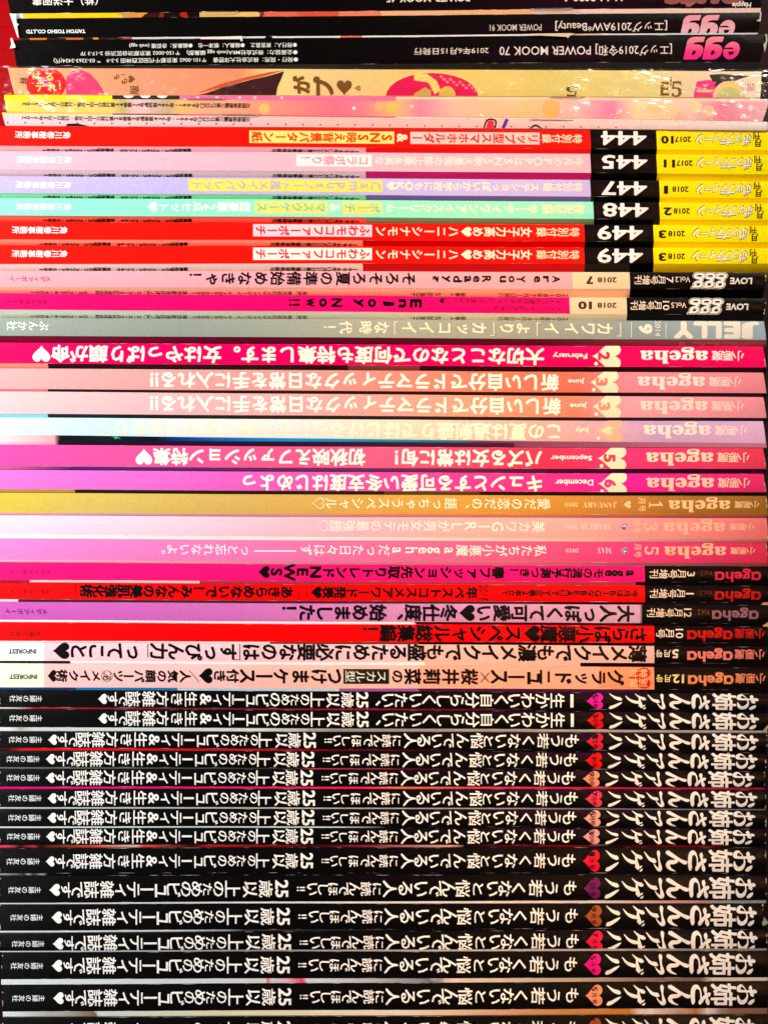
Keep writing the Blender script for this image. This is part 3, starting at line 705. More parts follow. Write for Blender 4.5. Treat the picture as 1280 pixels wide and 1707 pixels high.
a.vert('headline_lettering', c, '&', 681, 661, 0.49, 17, 0.04)
a.box('label_panel', (255, 232, 120), 416, 657, 0.17, 0.80, 1); a.vert('headline_lettering', (240, 62, 20), 'SNS\u6620\u3048\u80cc\u666f\u30d1\u30bf\u30fc\u30f3\u7d19', 655, 419, 0.49, 17.5, 0.028, lift=3)
a = numbered((251, 282, 293), (258.5, 290.5, 301.5), 'pink magazine with big white 445 on its black band', (253, 190, 205), (235, 205, 200), (205, 20, 110), '445', '2017', '11', (1153, 1126, 1124, 1105), 1, 984, 1095, (255, 250, 250), 2)
a.vert('headline_lettering', (255, 232, 222), '\u4eca\u6708\u306ePOP\u306fSNS\u6620\u3048\u6700\u5f37\u306e\u8a8c\u4e0a\u6700&\u9ad8\u306a', 971, 624, 0.44, 15, 0.036)
a.box('label_panel', (255, 244, 238), 494, 620, 0.13, 0.76, 1); a.vert('headline_lettering', (250, 160, 175), '\u30b3\u30e9\u30dc\u796d\u308a\uff01', 616, 500, 0.44, 17, 0.03, lift=3)
a = numbered((293, 321.5, 329), (301.5, 329.5, 338), 'lilac magazine with big white 447 on its black band', (200, 188, 242), (150, 215, 165), (120, 95, 165), '447', '2018', '1', (1147, 1120, 1113, 1106), 1, 984, 1096, (255, 252, 255), 1)
a.vert('headline_lettering', (255, 238, 218), TOKU, 971, 904, 0.46, 14.5, 0.03)
a.vert('headline_lettering', (255, 238, 218), '\u30b9\u30c6\u30b7\u30e7\u3063\u307d\u3044\u304b\u3089\u5b66\u6821\u306b\u3082OK\u2665', 899, 642, 0.46, 15.5, 0.036)
a.box('label_panel', (255, 236, 90), 315, 637.5, 0.12, 0.82, 1); a.vert('headline_lettering', (196, 180, 215), 'Campus\u30ce\u30fc\u30c8\u98a8\u30e1\u30a4\u30af\u30d1\u30ec\u30c3\u30c8', 636, 319, 0.46, 16.5, 0.02, lift=3)
a = numbered((329, 358.5, 368), (338, 367, 375.5), 'mint green magazine with big white 448 on its black band', (150, 245, 210), (235, 110, 85), (120, 160, 110), '448', '2018', '2', (1149, 1122, 1119, 1105), 3, 987, 1098, (252, 255, 255), 1)
c = (254, 236, 195)
a.vert('headline_lettering', c, TOKU, 974, 903, 0.45, 15, 0.04)
a.vert('headline_lettering', c, '\u30b5\u30fc\u30c6\u30a3\u30ef\u30f3\u30a2\u30a4\u30b9\u30af\u30ea\u30fc\u30e0', 897, 643, 0.46, 16.5, 0.036)
a.box('label_panel', (240, 232, 120), 571, 636, 0.12, 0.82, 1); a.vert('headline_lettering', (110, 215, 175), '\u30dd\u30fc\u30c1', 634, 573, 0.46, 17, 0.02, lift=3)
a.vert('headline_lettering', (250, 240, 215), '&', 569, 549, 0.46, 16, 0.03)
a.box('label_panel', (240, 232, 120), 425, 545.5, 0.12, 0.82, 1); a.vert('headline_lettering', (110, 215, 175), '\u30de\u30b9\u30af\u30b1\u30fc\u30b9', 544, 427, 0.46, 17, 0.02, lift=3)
a.vert('headline_lettering', (255, 255, 250), '\u8d85\u8c6a\u83ef2\u70b9\u30bb\u30c3\u30c8\u2665', 419, 244, 0.46, 17, 0.03)
for L, R, lab, pn, bx in (((368, 398.5, 408), (375.5, 403.5, 413), 'upper of the two red magazines numbered 449, with pinkish label panel', (250, 165, 135), (252, 214, 222)), ((408, 440, 451), (413, 439, 453), 'lower of the two red magazines numbered 449, with whiter label panel', (232, 228, 215), (255, 246, 232))):
    a = numbered(L, R, lab, RED, pn, (190, 5, 10), '449', '2018', '3', (1141, 1113, 1110, 1097), -6, 975, 1090, (255, 250, 245), -6)
    c = (252, 222, 185)
    a.vert('headline_lettering', c, TOKU, 966, 893, 0.47, 15.5, 0.02)
    a.vert('headline_lettering', (253, 232, 205), '\u5973\u5b50\u529b\u9ad8\u3081\u2665\u30cf\u30cb\u30fc\u30b7\u30ca\u30e2\u30f3', 887, 625, 0.47, 17, 0.028)
    a.box('label_panel', bx, 422, 620, 0.11, 0.80, 1); a.vert('headline_lettering', (245, 14, 30), '\u3075\u308f\u30e2\u30b3\u30d5\u30a1\u30fc\u30dd\u30fc\u30c1', 618, 425, 0.46, 18, 0.028, lift=3)

# 12, 13
G_L = 'magazines with black and cream right ends'
PUBM = '\u30e1\u30c7\u30a3\u30a2\u30dc\u30fc\u30a4'
def love(L, R, label, base, pub, xs, vol, mon, issue, dx, panel, und, wd):
    a = mag(L, R, label, [(0, base), (xs[0], (248, 212, 175)), (xs[1], BLACK)], [(0, panel), (xs[1], BLACK)], G_L, xl=(-6, -6), xr=(1276, 1273), wear=0.2, slant=0.04)
    v = lambda px, x=1150: px / a.th(x)
    a.hor('title_lettering', (235, 228, 215), 'LOVE', 1252.5 + dx, 1215 + dx, v(9), v(20), 0.035, shear=0.08)
    for off, col_, lf, e in ((0.030, (240, 236, 225), 2, 2.4), (0.022, (10, 8, 8), 3, 1.3), (0.009, (252, 248, 240), 4, 0)):
        for q in range(3):
            xr_ = 1210 + dx - q * 18.2
            a.hor('title_lettering', col_, 'g', xr_ + e, xr_ - 21.5 - e, v(1.6) - e / 30, v(26.2) + e / 30, off, lift=lf + 3 * q, shear=0.12)
    a.hor('issue_lettering', (235, 225, 205), vol, 1149 + dx, 1124 + dx, v(8), v(17), 0.004)
    a.vert('issue_lettering', (240, 225, 205), mon + '\u6708\u53f7\u5897\u520a', 1122 + dx, 1056 + dx, v(13.5), 17, 0.012)
    a.hor('issue_lettering', (60, 45, 30), '2018', 1027, 995, v(9), v(18), 0.03)
    a.hor('issue_lettering', (60, 45, 30), issue, 988 if len(issue) == 1 else 986, 976 if len(issue) == 1 else 963, v(7), v(20.5), 0.05)
    a.vert('publisher_lettering', pub, PUBM, 87 + wd, 16 + wd, 0.5, 10.5, 0.012)
    c = (45, 30, 25)
    for t, xr_, xl_ in (('\u767a\u58f2', 512, 494), ('\u682a\u5f0f\u4f1a\u793e\u30e1\u30c7\u30a3\u30a2\u30dc\u30fc\u30a4', 487, 394), ('\u3012105-0001', 386, 320), ('\u6771\u4eac\u90fd\u6e2f\u533a\u864e\u30ce\u9580', 312, 240), ('2-2-5\u5171\u540c\u901a\u4fe1\u4f1a\u9928', 235, 158), ('03-3576-4051', 146, 50), (und, 948, 829), ('\u7de8\u96c6\u4eba', 777, 749), ('\u77e2\u90e8\u6075\u5b50', 736, 684)):
        a.vert('imprint_lettering', c, t, xr_, xl_, 1.74, 7, 0.012, vr=(1, 2))
    return a
a = love((451, 478.5, 489), (454, 482, 497), 'pale pink magazine with thin black title asking if you are ready, black end marked 7', (252, 172, 180), (200, 20, 110), (953, 1049), 'Vol.2', '7', '7', 0, (240, 195, 160), '2018\u5e747\u67081\u65e5\u767a\u884c', 0)
for c, x0, x1 in (('A', 919, 934), ('r', 904, 914), ('e', 889, 900), ('Y', 860, 875), ('o', 847, 857), ('u', 832, 843), ('R', 803, 818), ('e', 788, 799), ('a', 773, 785), ('d', 755, 770), ('y', 736, 750), ('?', 721, 731)):
    a.one('headline_lettering', INK, c, (x0 + x1) / 2, x1 - x0 - (0 if c not in 'A' else 2), 0.45, 11.5, 0.035, 2, (0, 1), 'cw', fit=True, fith=True)
a.vert('headline_lettering', INK, '\u305d\u308d\u305d\u308d\u590f\u306e\u6e96\u5099\u59cb\u3081\u306a\u304d\u3083\uff01', 695, 313, 0.46, 24, 0.028, fill=0.92)
a = love((489, 516.5, 530), (497, 525, 535), 'hot pink magazine with black end marked 10, above the grey spine', (255, 8, 110), (110, 10, 45), (947, 1042), 'Vol.5', '{10}', '10', -6, (225, 228, 205), '2018\u5e7410\u67081\u65e5\u767a\u884c', -6)
for c, x0, x1 in (('E', 683, 703), ('n', 664, 677), ('j', 638, 657), ('o', 613, 627), ('y', 589, 606), ('N', 552, 571), ('o', 532, 545), ('w', 510, 524)):
    a.one('headline_lettering', INK, c, (x0 + x1) / 2, x1 - x0, 0.46, 15 if c in 'ENwnoy' else 11, 0.045, 2, (0, 1), 'cw', fit=True, fith=True)
for dv in (-0.14, 0.14): a.one('headline_lettering', INK, '!', 491, 19, 0.46 + dv, 4.5, 0.03, 2, (0, 1), 'cw', fit=True, fith=True)
a.vert('headline_lettering', (60, 5, 22), '\u30e1\u30a4\u30af\u3082\u904a\u3073\u3082\u30aa\u30b7\u30e3\u30ec\u3063\u3066\u8a00\u308f\u305b\u305f\u3044\u2665', 935, 730, 0.27, 10, 0.022)
a.vert('headline_lettering', (60, 5, 22), '\u30d5\u30a1\u30c3\u30b7\u30e7\u30f3\u3060\u3051\u3058\u3083\u306a\u3044', 935, 811, 0.68, 10, 0.022)

# 14 grey
GREY = [(0, (158, 172, 160)), (300, (150, 160, 148)), (620, (168, 166, 142)), (900, (152, 152, 132)), (1060, (138, 150, 146)), (1280, (146, 164, 170))]
a = mag((530, 560, 571), (535, 566.5, 577), 'grey-green magazine with large pale five-letter title at right', GREY, [(0, (130, 25, 60)), (400, (90, 20, 45)), (900, (85, 24, 40)), (1280, (150, 80, 85))], None, soft=True, usoft=True, xr=(1272, 1276), wear=0.25)
c = (240, 238, 222)
for ch, x0, x1 in (('J', 1235, 1265), ('E', 1205, 1233), ('L', 1178, 1202), ('L', 1155, 1178), ('Y', 1122, 1155)):
    a.hor('title_lettering', c, ch, x1, x0, 0.03, 0.95, 0.06)
    a.hor('title_lettering', (165, 95, 100), ch, x1 - 2, x0 - 2, 1.3, 2.5, 0.06, vr=(1, 2))
a.box('title_lettering', c, 1108.5, 1109.5, 0.1, 0.9, 2); a.box('title_lettering', c, 1051, 1052, 0.1, 0.9, 2)
a.one('issue_lettering', c, '2014', 1095.5, 9, 0.42, 26, 0.0, 2, (0, 1), 'cw', fit=True, fith=True)
a.one('issue_lettering', c, '9', 1075, 23, 0.45, 17, 0.05, 2, (0, 1), 'cw', fit=True, fith=True)
c = (250, 240, 205)
for ch, x0, x1 in (('\u30ab', 995, 1020), ('\u30ef', 968, 990), ('\u30a4', 941, 963), ('\u30a4', 907, 931), ('\u3088', 861, 882), ('\u308a', 833, 856), ('\u30ab', 787, 810), ('\u30c3', 762, 779), ('\u30b3', 731, 750), ('\u30a4', 699, 723), ('\u30a4', 670, 694), ('\u306a', 624, 648), ('\u6642', 599, 620), ('\u4ee3', 566, 587), ('!', 540, 560)):
    a.one('headline_lettering', c, ch, (x0 + x1) / 2, x1 - x0, 0.45, 22 if ch != '!' else 16, 0.02, 2, (0, 1), 'cw', fit=True)
for x, side in ((1033, 1), (894, -1), (822, 1), (657, -1)):
    if side > 0: a.box('headline_lettering', c, x, x + 1.2, 0.12, 0.85); a.box('headline_lettering', c, x - 6, x, 0.82, 0.85)
    else: a.box('headline_lettering', c, x, x + 1.2, 0.12, 0.85); a.box('headline_lettering', c, x, x + 6, 0.12, 0.15)
a.vert('publisher_lettering', (252, 255, 252), '\u3076\u3093\u304b\u793e', 84, 12, 0.45, 16, 0.02)

# 15-20 ---- hearts with number, horizontal headings
G_H = 'magazines with a big cream heart and number at right'
KOA = '\u5c0f\u60aa\u9b54'; AG = '\U0001d41a\U0001d420\U0001d41e\U0001d421\U0001d41a'
def hearted(L, R, label, spine, under, soft, num, numc, month, hx, mxx, text, tx, dx, tc_col, logo=(250, 238, 222), hcol=(250, 236, 205), numrot='cw', sag=0.45, th=None, xr=(1271, 1276), usoft=False, mcol=None, spt=None):
    a = mag(L, R, label, spine, under, G_H, soft=soft, xr=xr, wear=0.25, sag=sag, usoft=usoft)
    T = th or (a.th(1100)); v = lambda px: px / T * (T / a.th(1100))
    k = 1 / a.th(1100)
    a.horc('title_lettering', logo, KOA, 1238.5 + dx, 1186 + dx, 16 * k, 17.5, 0.012, fill=1.12)
    a.hor('title_lettering', logo, AG, 1179 + dx, 1066 + dx, 1.6 * k, 29.5 * k, 0.018, bold=0)
    hcx = hx; hp = heart_pts()
    pts = [(hcx + (p[1] - 0.42) * 52, 17.5 * k + (p[0] - .5) * 47 * k) for p in hp]
    a.poly('heart_mark', hcol, pts, lift=1)
    a.one('issue_lettering', numc, num, hcx - 4, 20, 17 * k, 14, 0.05, 3, (0, 1), 'cw', fit=True, fith=True)
    a.ell('heart_mark', (245, 235, 220), hcx - 17, 3.2, 30 * k, 3.2 * k, 2, n=14)
    a.hor('issue_lettering', mcol or tc_col, month, mxx[1], mxx[0], 10.5 * k, 20.5 * k if not any(ch in month for ch in 'yp') else 21.5 * k, 0.025)
    kk = 1 / a.th((tx[0] + tx[1]) / 2)
    a.horc('headline_lettering', tc_col, text, tx[0], tx[1], 18.2 * kk, 29.5, 0.034)
    return a
D = (28, 8, 10)
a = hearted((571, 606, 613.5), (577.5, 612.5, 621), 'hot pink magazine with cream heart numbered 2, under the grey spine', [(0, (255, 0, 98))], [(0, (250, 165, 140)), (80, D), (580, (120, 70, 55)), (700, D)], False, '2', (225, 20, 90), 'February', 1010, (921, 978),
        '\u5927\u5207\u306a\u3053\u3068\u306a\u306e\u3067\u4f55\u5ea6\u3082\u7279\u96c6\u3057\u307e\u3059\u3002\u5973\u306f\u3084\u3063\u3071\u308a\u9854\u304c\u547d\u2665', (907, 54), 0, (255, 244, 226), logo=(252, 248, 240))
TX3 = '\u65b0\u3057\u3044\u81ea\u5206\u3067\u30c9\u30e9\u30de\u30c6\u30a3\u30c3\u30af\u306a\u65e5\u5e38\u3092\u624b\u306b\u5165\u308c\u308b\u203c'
a = hearted((614, 648.5, 652.5), (621, 655.5, 662), 'salmon magazine with cream heart numbered 3, upper of the identical pair', [(0, (255, 180, 178)), (500, (255, 150, 142)), (820, (255, 120, 88)), (960, (255, 105, 82)), (1045, (255, 130, 140)), (1280, (255, 128, 135))], [(0, (250, 140, 140)), (78, D)], True, '3', (250, 130, 110), 'June', 1006, (946, 974), TX3, (931, 236), -5, (255, 249, 236), logo=(248, 228, 226), hcol=(250, 232, 205))  # orange shift towards the centre is warm light put into the colour
a = hearted((652.5, 690, 696), (662, 697, 702), 'salmon magazine with cream heart numbered 3, lower and paler of the pair', [(0, (255, 205, 208)), (500, (255, 168, 162)), (820, (255, 150, 115)), (960, (255, 125, 95)), (1045, (255, 150, 160)), (1280, (255, 132, 142))], [(0, (160, 225, 230)), (78, (6, 30, 40)), (200, D)], True, '3', (250, 150, 130), 'June', 1010, (949, 978), TX3, (934, 236), -1, (255, 249, 236), logo=(250, 222, 212), hcol=(252, 230, 198))  # same warm light painted into the paler stops
a = hearted((696, 725, 741.5), (702, 739, 746.5), 'magazine fading from pale blue to lilac, with orange and cream hearts', [(0, (222, 252, 255)), (200, (204, 240, 252)), (330, (238, 248, 248)), (500, (240, 228, 215)), (700, (252, 208, 175)), (900, (225, 165, 150)), (985, (220, 160, 160)), (1100, (190, 150, 190)), (1280, (215, 165, 195))],  # near-white glare at left and centre is painted into the stops
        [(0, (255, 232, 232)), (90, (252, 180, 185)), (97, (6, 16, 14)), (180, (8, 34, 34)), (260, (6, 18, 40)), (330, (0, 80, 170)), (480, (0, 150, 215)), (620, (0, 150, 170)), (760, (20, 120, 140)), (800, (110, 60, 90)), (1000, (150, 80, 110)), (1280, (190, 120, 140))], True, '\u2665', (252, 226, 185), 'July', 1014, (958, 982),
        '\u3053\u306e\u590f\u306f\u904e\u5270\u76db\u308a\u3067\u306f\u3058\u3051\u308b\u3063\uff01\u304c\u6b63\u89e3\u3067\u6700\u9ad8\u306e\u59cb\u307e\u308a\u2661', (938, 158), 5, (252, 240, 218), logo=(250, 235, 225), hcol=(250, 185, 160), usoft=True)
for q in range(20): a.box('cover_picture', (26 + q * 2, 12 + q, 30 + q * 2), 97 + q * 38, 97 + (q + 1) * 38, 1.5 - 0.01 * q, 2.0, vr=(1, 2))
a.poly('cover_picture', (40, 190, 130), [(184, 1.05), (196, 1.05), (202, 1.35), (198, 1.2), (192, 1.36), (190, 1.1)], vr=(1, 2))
a = hearted((741.5, 778, 783.5), (747.5, 782, 790), 'strong pink magazine with cream heart numbered 5', [(0, (255, 80, 175)), (300, (255, 85, 150)), (640, (255, 90, 125)), (900, (255, 50, 75)), (1060, (255, 50, 110)), (1280, (255, 55, 75))], [(0, (225, 130, 170)), (120, (90, 50, 130)), (700, (110, 60, 100)), (960, (60, 20, 70)), (1100, (40, 10, 40))], True, '5', (240, 60, 90), 'September', 1019, (917, 986),  # redder stops past the middle hold warm light
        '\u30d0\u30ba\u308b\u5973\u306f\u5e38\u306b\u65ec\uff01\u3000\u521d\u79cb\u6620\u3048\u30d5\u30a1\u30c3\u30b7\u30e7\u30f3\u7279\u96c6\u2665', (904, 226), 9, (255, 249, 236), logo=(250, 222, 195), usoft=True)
a = hearted((783.5, 816, 821.5), (790, 821, 827), 'magenta magazine with cream heart numbered 6, above the gold spine', [(0, (255, 120, 215)), (300, (255, 105, 205)), (640, (255, 70, 155)), (900, (245, 45, 125)), (1060, (230, 30, 140)), (1280, (215, 40, 90))], [(0, (200, 170, 80)), (125, (30, 30, 8)), (640, (90, 80, 40)), (800, (20, 14, 8))], True, '6', (220, 60, 130), 'December', 1020, (925, 988),  # right half has the warm, dimmer light baked into its stops
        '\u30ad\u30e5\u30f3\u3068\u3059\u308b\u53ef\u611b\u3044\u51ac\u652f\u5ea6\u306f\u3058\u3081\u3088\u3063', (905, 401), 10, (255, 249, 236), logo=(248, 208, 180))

# 21-23 ---- spine stops hold warm middle light and dimming at right
G_T = 'magazines with thin light headings below the magenta spine'
def thin(L, R, label, spine, under, num, text, tx, dx, month, mxx, yr, logo, tcol, faint, heart, over=None):
    a = mag(L, R, label, spine, under, G_T, soft=True, xr=(1277, 1279), wear=0.12, usoft=True)
    k = 1 / a.th(1150)
    a.horc('title_lettering', logo, KOA, 1257.5 + dx, 1217 + dx, 15 * k, 12.5, 0.011, fill=1.1)
    a.hor('title_lettering', logo, AG, 1209.5 + dx, 1106 + dx, 2.2 * k, 28 * k, 0.014, bold=0)
    a.one('issue_lettering', logo, num, 1085.5 + dx, 23, 15 * k, 14 if num != '\U0001d7cf' else 10, 0.004, 2, (0, 1), 'cw', fit=True, fith=True)
    a.one('issue_lettering', logo, '\u6708', 1062.5 + dx, 13, 9 * k, 12, 0.012, 2, (0, 1), 'cw')
    a.one('issue_lettering', logo, '\u53f7', 1062.5 + dx, 13, 21 * k, 12, 0.012, 2, (0, 1), 'cw')
    hp = heart_pts(24); hx = 1039 + dx * .8
    a.poly('heart_mark', heart, [(hx + (p[1] - .42) * 14, 15 * k + (p[0] - .5) * 13 * k) for p in hp], 2)
    if heart[0] < 200:
        for q in range(6): a.ell('heart_mark', ((70, 60, 90), (225, 225, 240), (120, 110, 140))[q % 3], hx + 1 + rnd.uniform(-3, 4), 1.8, (15 + rnd.uniform(-4, 4)) * k, 1.6 * k, 3, n=8)
    g = {'J': '\U0001d409', 'A': '\U0001d400', 'N': '\U0001d40d', 'U': '\U0001d414', 'R': '\U0001d411', 'Y': '\U0001d418', 'M': '\U0001d40c', 'C': '\U0001d402', 'H': '\U0001d407'}
    a.hor('issue_lettering', faint, ''.join(g[c] for c in month), mxx[1], mxx[0], 10.5 * k, 20 * k, -0.008)
    a.hor('issue_lettering', faint, ''.join(chr(0x1d7ce + int(c)) for c in '2019'), yr[1], yr[0], 12 * k, 18.5 * k, -0.004)
    a.vert('headline_lettering', tcol, text, tx[0], tx[1], 0.45, 19.5, 0.011)
    return a
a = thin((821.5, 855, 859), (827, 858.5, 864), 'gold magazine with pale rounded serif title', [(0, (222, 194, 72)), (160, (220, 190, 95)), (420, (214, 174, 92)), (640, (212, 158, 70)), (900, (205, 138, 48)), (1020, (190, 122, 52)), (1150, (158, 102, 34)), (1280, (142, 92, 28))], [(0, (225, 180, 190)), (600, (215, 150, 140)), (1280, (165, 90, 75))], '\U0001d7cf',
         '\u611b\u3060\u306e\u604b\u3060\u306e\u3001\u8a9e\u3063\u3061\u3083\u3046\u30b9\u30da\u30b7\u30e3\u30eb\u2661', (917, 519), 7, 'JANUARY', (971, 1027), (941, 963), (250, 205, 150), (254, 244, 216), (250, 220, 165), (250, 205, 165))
a = thin((859, 890.5, 898), (864, 900, 904), 'pale pink magazine with dim light painted in at right, directly below the gold spine', [(0, (255, 218, 238)), (300, (255, 208, 222)), (560, (252, 178, 190)), (800, (250, 168, 155)), (960, (245, 160, 150)), (1100, (232, 138, 135)), (1280, (218, 105, 98))], [(0, (248, 248, 240)), (500, (245, 235, 225)), (900, (230, 190, 170)), (1280, (170, 100, 90))], '\U0001d7d1',
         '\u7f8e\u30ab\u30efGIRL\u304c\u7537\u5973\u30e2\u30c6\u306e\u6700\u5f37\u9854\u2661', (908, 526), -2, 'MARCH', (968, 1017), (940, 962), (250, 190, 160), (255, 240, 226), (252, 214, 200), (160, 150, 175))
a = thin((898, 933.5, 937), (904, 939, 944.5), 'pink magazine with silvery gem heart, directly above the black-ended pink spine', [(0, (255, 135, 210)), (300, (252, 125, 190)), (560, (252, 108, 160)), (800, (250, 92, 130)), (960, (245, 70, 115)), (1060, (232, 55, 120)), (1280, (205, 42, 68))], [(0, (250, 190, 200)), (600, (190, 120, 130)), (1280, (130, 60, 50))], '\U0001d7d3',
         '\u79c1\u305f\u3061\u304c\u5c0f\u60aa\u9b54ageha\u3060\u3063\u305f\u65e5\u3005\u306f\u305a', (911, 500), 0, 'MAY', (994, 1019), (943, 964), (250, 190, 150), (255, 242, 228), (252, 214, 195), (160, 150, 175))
a.box('headline_lettering', (255, 240, 235), 424, 494, 0.47, 0.54)
a.vert('headline_lettering', (255, 244, 240), '\u3063\u3068\u5fd8\u308c\u306a\u3044\u3088\u3002', 419, 258, 0.46, 19.5, 0.011)

# 24-26
G_B = 'magazines with black right ends and coloured bands'
AGG = '\u0251geh\u0251'
def blackend(L, R, label, base, logo, vol, mon, lx, vx, ix, e, gx, pubc, px, volc, under, mono=(245, 222, 195)):
    a = mag(L, R, label, [(0, base), (e, BLACK)], under, G_B, xr=(1282, 1282), wear=0.3, slant=0.04)
    k = 1 / a.th(1200)
    a.hor('title_lettering', logo, AGG, lx[1], lx[0], 4 * k, 26.5 * k, 0.03)
    a.hor('issue_lettering', volc, vol, vx[1], vx[0], 8 * k, 17 * k, 0.0)
    a.vert('issue_lettering', mono, mon + '\u6708\u53f7\u5897\u520a', ix[1], ix[0], 13.5 * k, 16.5, 0.012)
    a.vert('publisher_lettering', pubc, PUBM, px[1], px[0], 0.52, 10.5, 0.012)
    return a
a = blackend((937, 967, 970.5), (944.5, 971, 977), 'hot pink magazine with black end and crimson title, above the two reds', (255, 20, 120), (225, 35, 75), 'Vol.5', '3', (1191, 1268), (1167, 1187), (1082, 1159), 1073, 0, (150, 6, 50), (16, 87), (110, 45, 35), [(0, (170, 30, 50)), (50, (225, 200, 190)), (330, (160, 60, 70)), (1073, (8, 6, 6))])
a.vert('headline_lettering', INK, 'age\u30e2\u306e\u6d41\u884c\u4e88\u6e2c\u3064\u304d\uff01', 1059, 848, 0.46, 18, 0.045)
a.vert('headline_lettering', INK, '\u6625\u30d5\u30a1\u30c3\u30b7\u30e7\u30f3\u5148\u53d6\u308a\u30c8\u30ec\u30f3\u30c9NEWS\u2665', 841, 429, 0.46, 21.5, 0.045, fill=0.98)
a = blackend((970.5, 999, 1003), (977, 1005, 1009), 'red magazine with black end, bright red title and bracketed black heading', (250, 6, 10), (200, 8, 12), 'Vol.3', '1', (1190.5, 1267.5), (1166, 1187), (1082, 1157), 1073, 0, (120, 8, 10), (17, 85), (105, 20, 15), [(0, (235, 230, 225)), (20, (45, 48, 50)), (900, (20, 16, 16))])
a.vert('headline_lettering', INK, '\u4eca\u6708\u306fBIG\u306aBEAUTY\u4f01\u753b2\u672c\u7acb\u3066', 1063, 834, 0.48, 12.5, 0.04)
a.one('headline_lettering', INK, '2017', 805.5, 15, 0.5, 27, 0.01, 2, (0, 1), 'cw', fit=True, fith=True)
a.vert('headline_lettering', INK, '\u5e74\u30d9\u30b9\u30c8\u30b3\u30b9\u30e1\u30a2\u30ef\u30fc\u30c9\u767a\u8868\u2665', 796, 517, 0.48, 20.5, 0.042, fill=1.04)
a.vert('headline_lettering', INK, '\u3042\u304d\u3089\u3081\u306a\u3044\u3067\uff01\u307f\u3093\u306a\u306e\u7f8e\u808c\u5f37\u5316\u8853', 489, 134, 0.48, 22, 0.042, fill=1.04)
for x, sd in ((824, 1), (511, -1), (499, 1), (126, -1)):
    a.box('headline_lettering', (90, 5, 10), x - 0.6, x + 0.6, 0.15, 0.82)
    a.box('headline_lettering', (90, 5, 10), *((x - 6, x) if sd > 0 else (x, x + 6)), *((0.79, 0.82) if sd > 0 else (0.15, 0.18)))
a = blackend((1003, 1033, 1036.5), (1009, 1040, 1044.5), 'lavender magazine with black end and dull mauve title', (222, 110, 198), (150, 95, 110), 'Vol.2', '{12}', (1186, 1263.5), (1162, 1182), (1077, 1153), 1070, 0, (80, 15, 70), (9, 81), (120, 70, 30), [(0, (252, 250, 248)), (690, (235, 190, 200)), (694, (60, 10, 20)), (1070, (12, 6, 6))], mono=(245, 215, 180))
a.cov.data.materials[0] = ramp_mat('spine_print', [(0, (208, 88, 186)), (400, (208, 108, 182)), (700, (206, 134, 172)), (1068, (202, 152, 166)), (1070, BLACK), (1280, BLACK)], True, wear=0.3, slant=0.0)
a.vert('headline_lettering', INK, '\u5927\u4eba\u3063\u307d\u304f\u3066\u53ef\u611b\u3044\u2665\u51ac\u4ed5\u5ea6\u3001\u59cb\u3081\u307e\u3057\u305f\uff01', 1057, 468, 0.50, 28.5, 0.038, fill=1.0)

# 27-29
def devil(L, R, label, spine, under, logo, y1, soft=False, dx=0):
    a = mag(L, R, label, spine, under, G_B, xr=(1279, 1279), wear=0.35, slant=0.02, soft=soft)
    k = 1 / a.th(1200); f = lambda p: (p + y1) * k
    a.horc('title_lettering', logo, KOA, 1273.5 + dx, 1222.5 + dx, f(11), 17.5, 0.02)
    a.hor('title_lettering', logo, AGG, 1220 + dx, 1144 + dx, f(0.5), f(24), 0.034)
    return a
a = devil((1036.5, 1068, 1069.5), (1044.5, 1072, 1078), 'red magazine with black end and black heading, above the two white-ended spines', [(0, (252, 4, 8)), (1086, BLACK)], [(0, (245, 240, 235)), (450, (120, 50, 40)), (700, (20, 8, 8))], (205, 6, 12), 1)
k = 1 / a.th(1110)
a.vert('issue_lettering', (245, 225, 200), '{10}\u6708\u53f7', 1139, 1092, 12.5 * k, 17.5, 0.012)
a.vert('headline_lettering', INK, '\u3055\u3089\u3070\u5c0f\u60aa\u9b54\u2665\u30b9\u30da\u30b7\u30e3\u30eb\u7dcf\u96c6\u7de8\uff01', 1078, 603, 0.50, 28.5, 0.036, fill=1.04)
a.vert('publisher_lettering', (85, 12, 12), '\u4e3b\u5a66\u306e\u53cb\u793e', 70, 16, 0.62, 10, 0.002)
a = devil((1069.5, 1101, 1105), (1078, 1106, 1113), 'pale pink magazine with white left end and crowded black heading, upper of two', [(0, (250, 255, 248)), (70.5, (252, 205, 212)), (400, (252, 200, 205)), (700, (252, 188, 175)), (1086, BLACK)], [(0, (25, 22, 20)), (104, (245, 240, 240)), (720, (235, 190, 175)), (960, (20, 8, 8))], (235, 125, 105), 2)
k = 1 / a.th(1110)
a.hor('issue_lettering', (240, 225, 190), '5', 1130, 1119, 5 * k, 20 * k, 0.03); a.horc('issue_lettering', (240, 225, 190), '\u6708\u53f7', 1117, 1091, 12.5 * k, 13, 0.016)
a.vert('headline_lettering', INK, '\u8584\u30e1\u30a4\u30af\u3067\u3082\u6fc3\u30e1\u30a4\u30af\u3067\u3082\u76db\u308b\u305f\u3081\u306b\u5fc5\u8981\u306a\u306e\u306f', 1077, 404, 0.46, 29, 0.034, fill=1.04)
a.vert('headline_lettering', INK, '\u3059\u3063\u3074\u3093\u529b', 396, 251, 0.46, 29, 0.034, fill=1.05)
a.vert('headline_lettering', INK, '\u3063\u3066\u3053\u3068\u2665', 238, 87, 0.46, 29, 0.034, fill=1.02)
a.box('headline_lettering', (90, 30, 30), 399.5, 401, 0.05, 0.90); a.box('headline_lettering', (90, 30, 30), 390, 400, 0.87, 0.91); a.box('headline_lettering', (90, 30, 30), 246.5, 248, 0.05, 0.80)
a.hor('publisher_lettering', (30, 60, 35), 'INFOREST', 61.5, 15, 11.6 / 31.5, 19.6 / 31.5, 0.034)
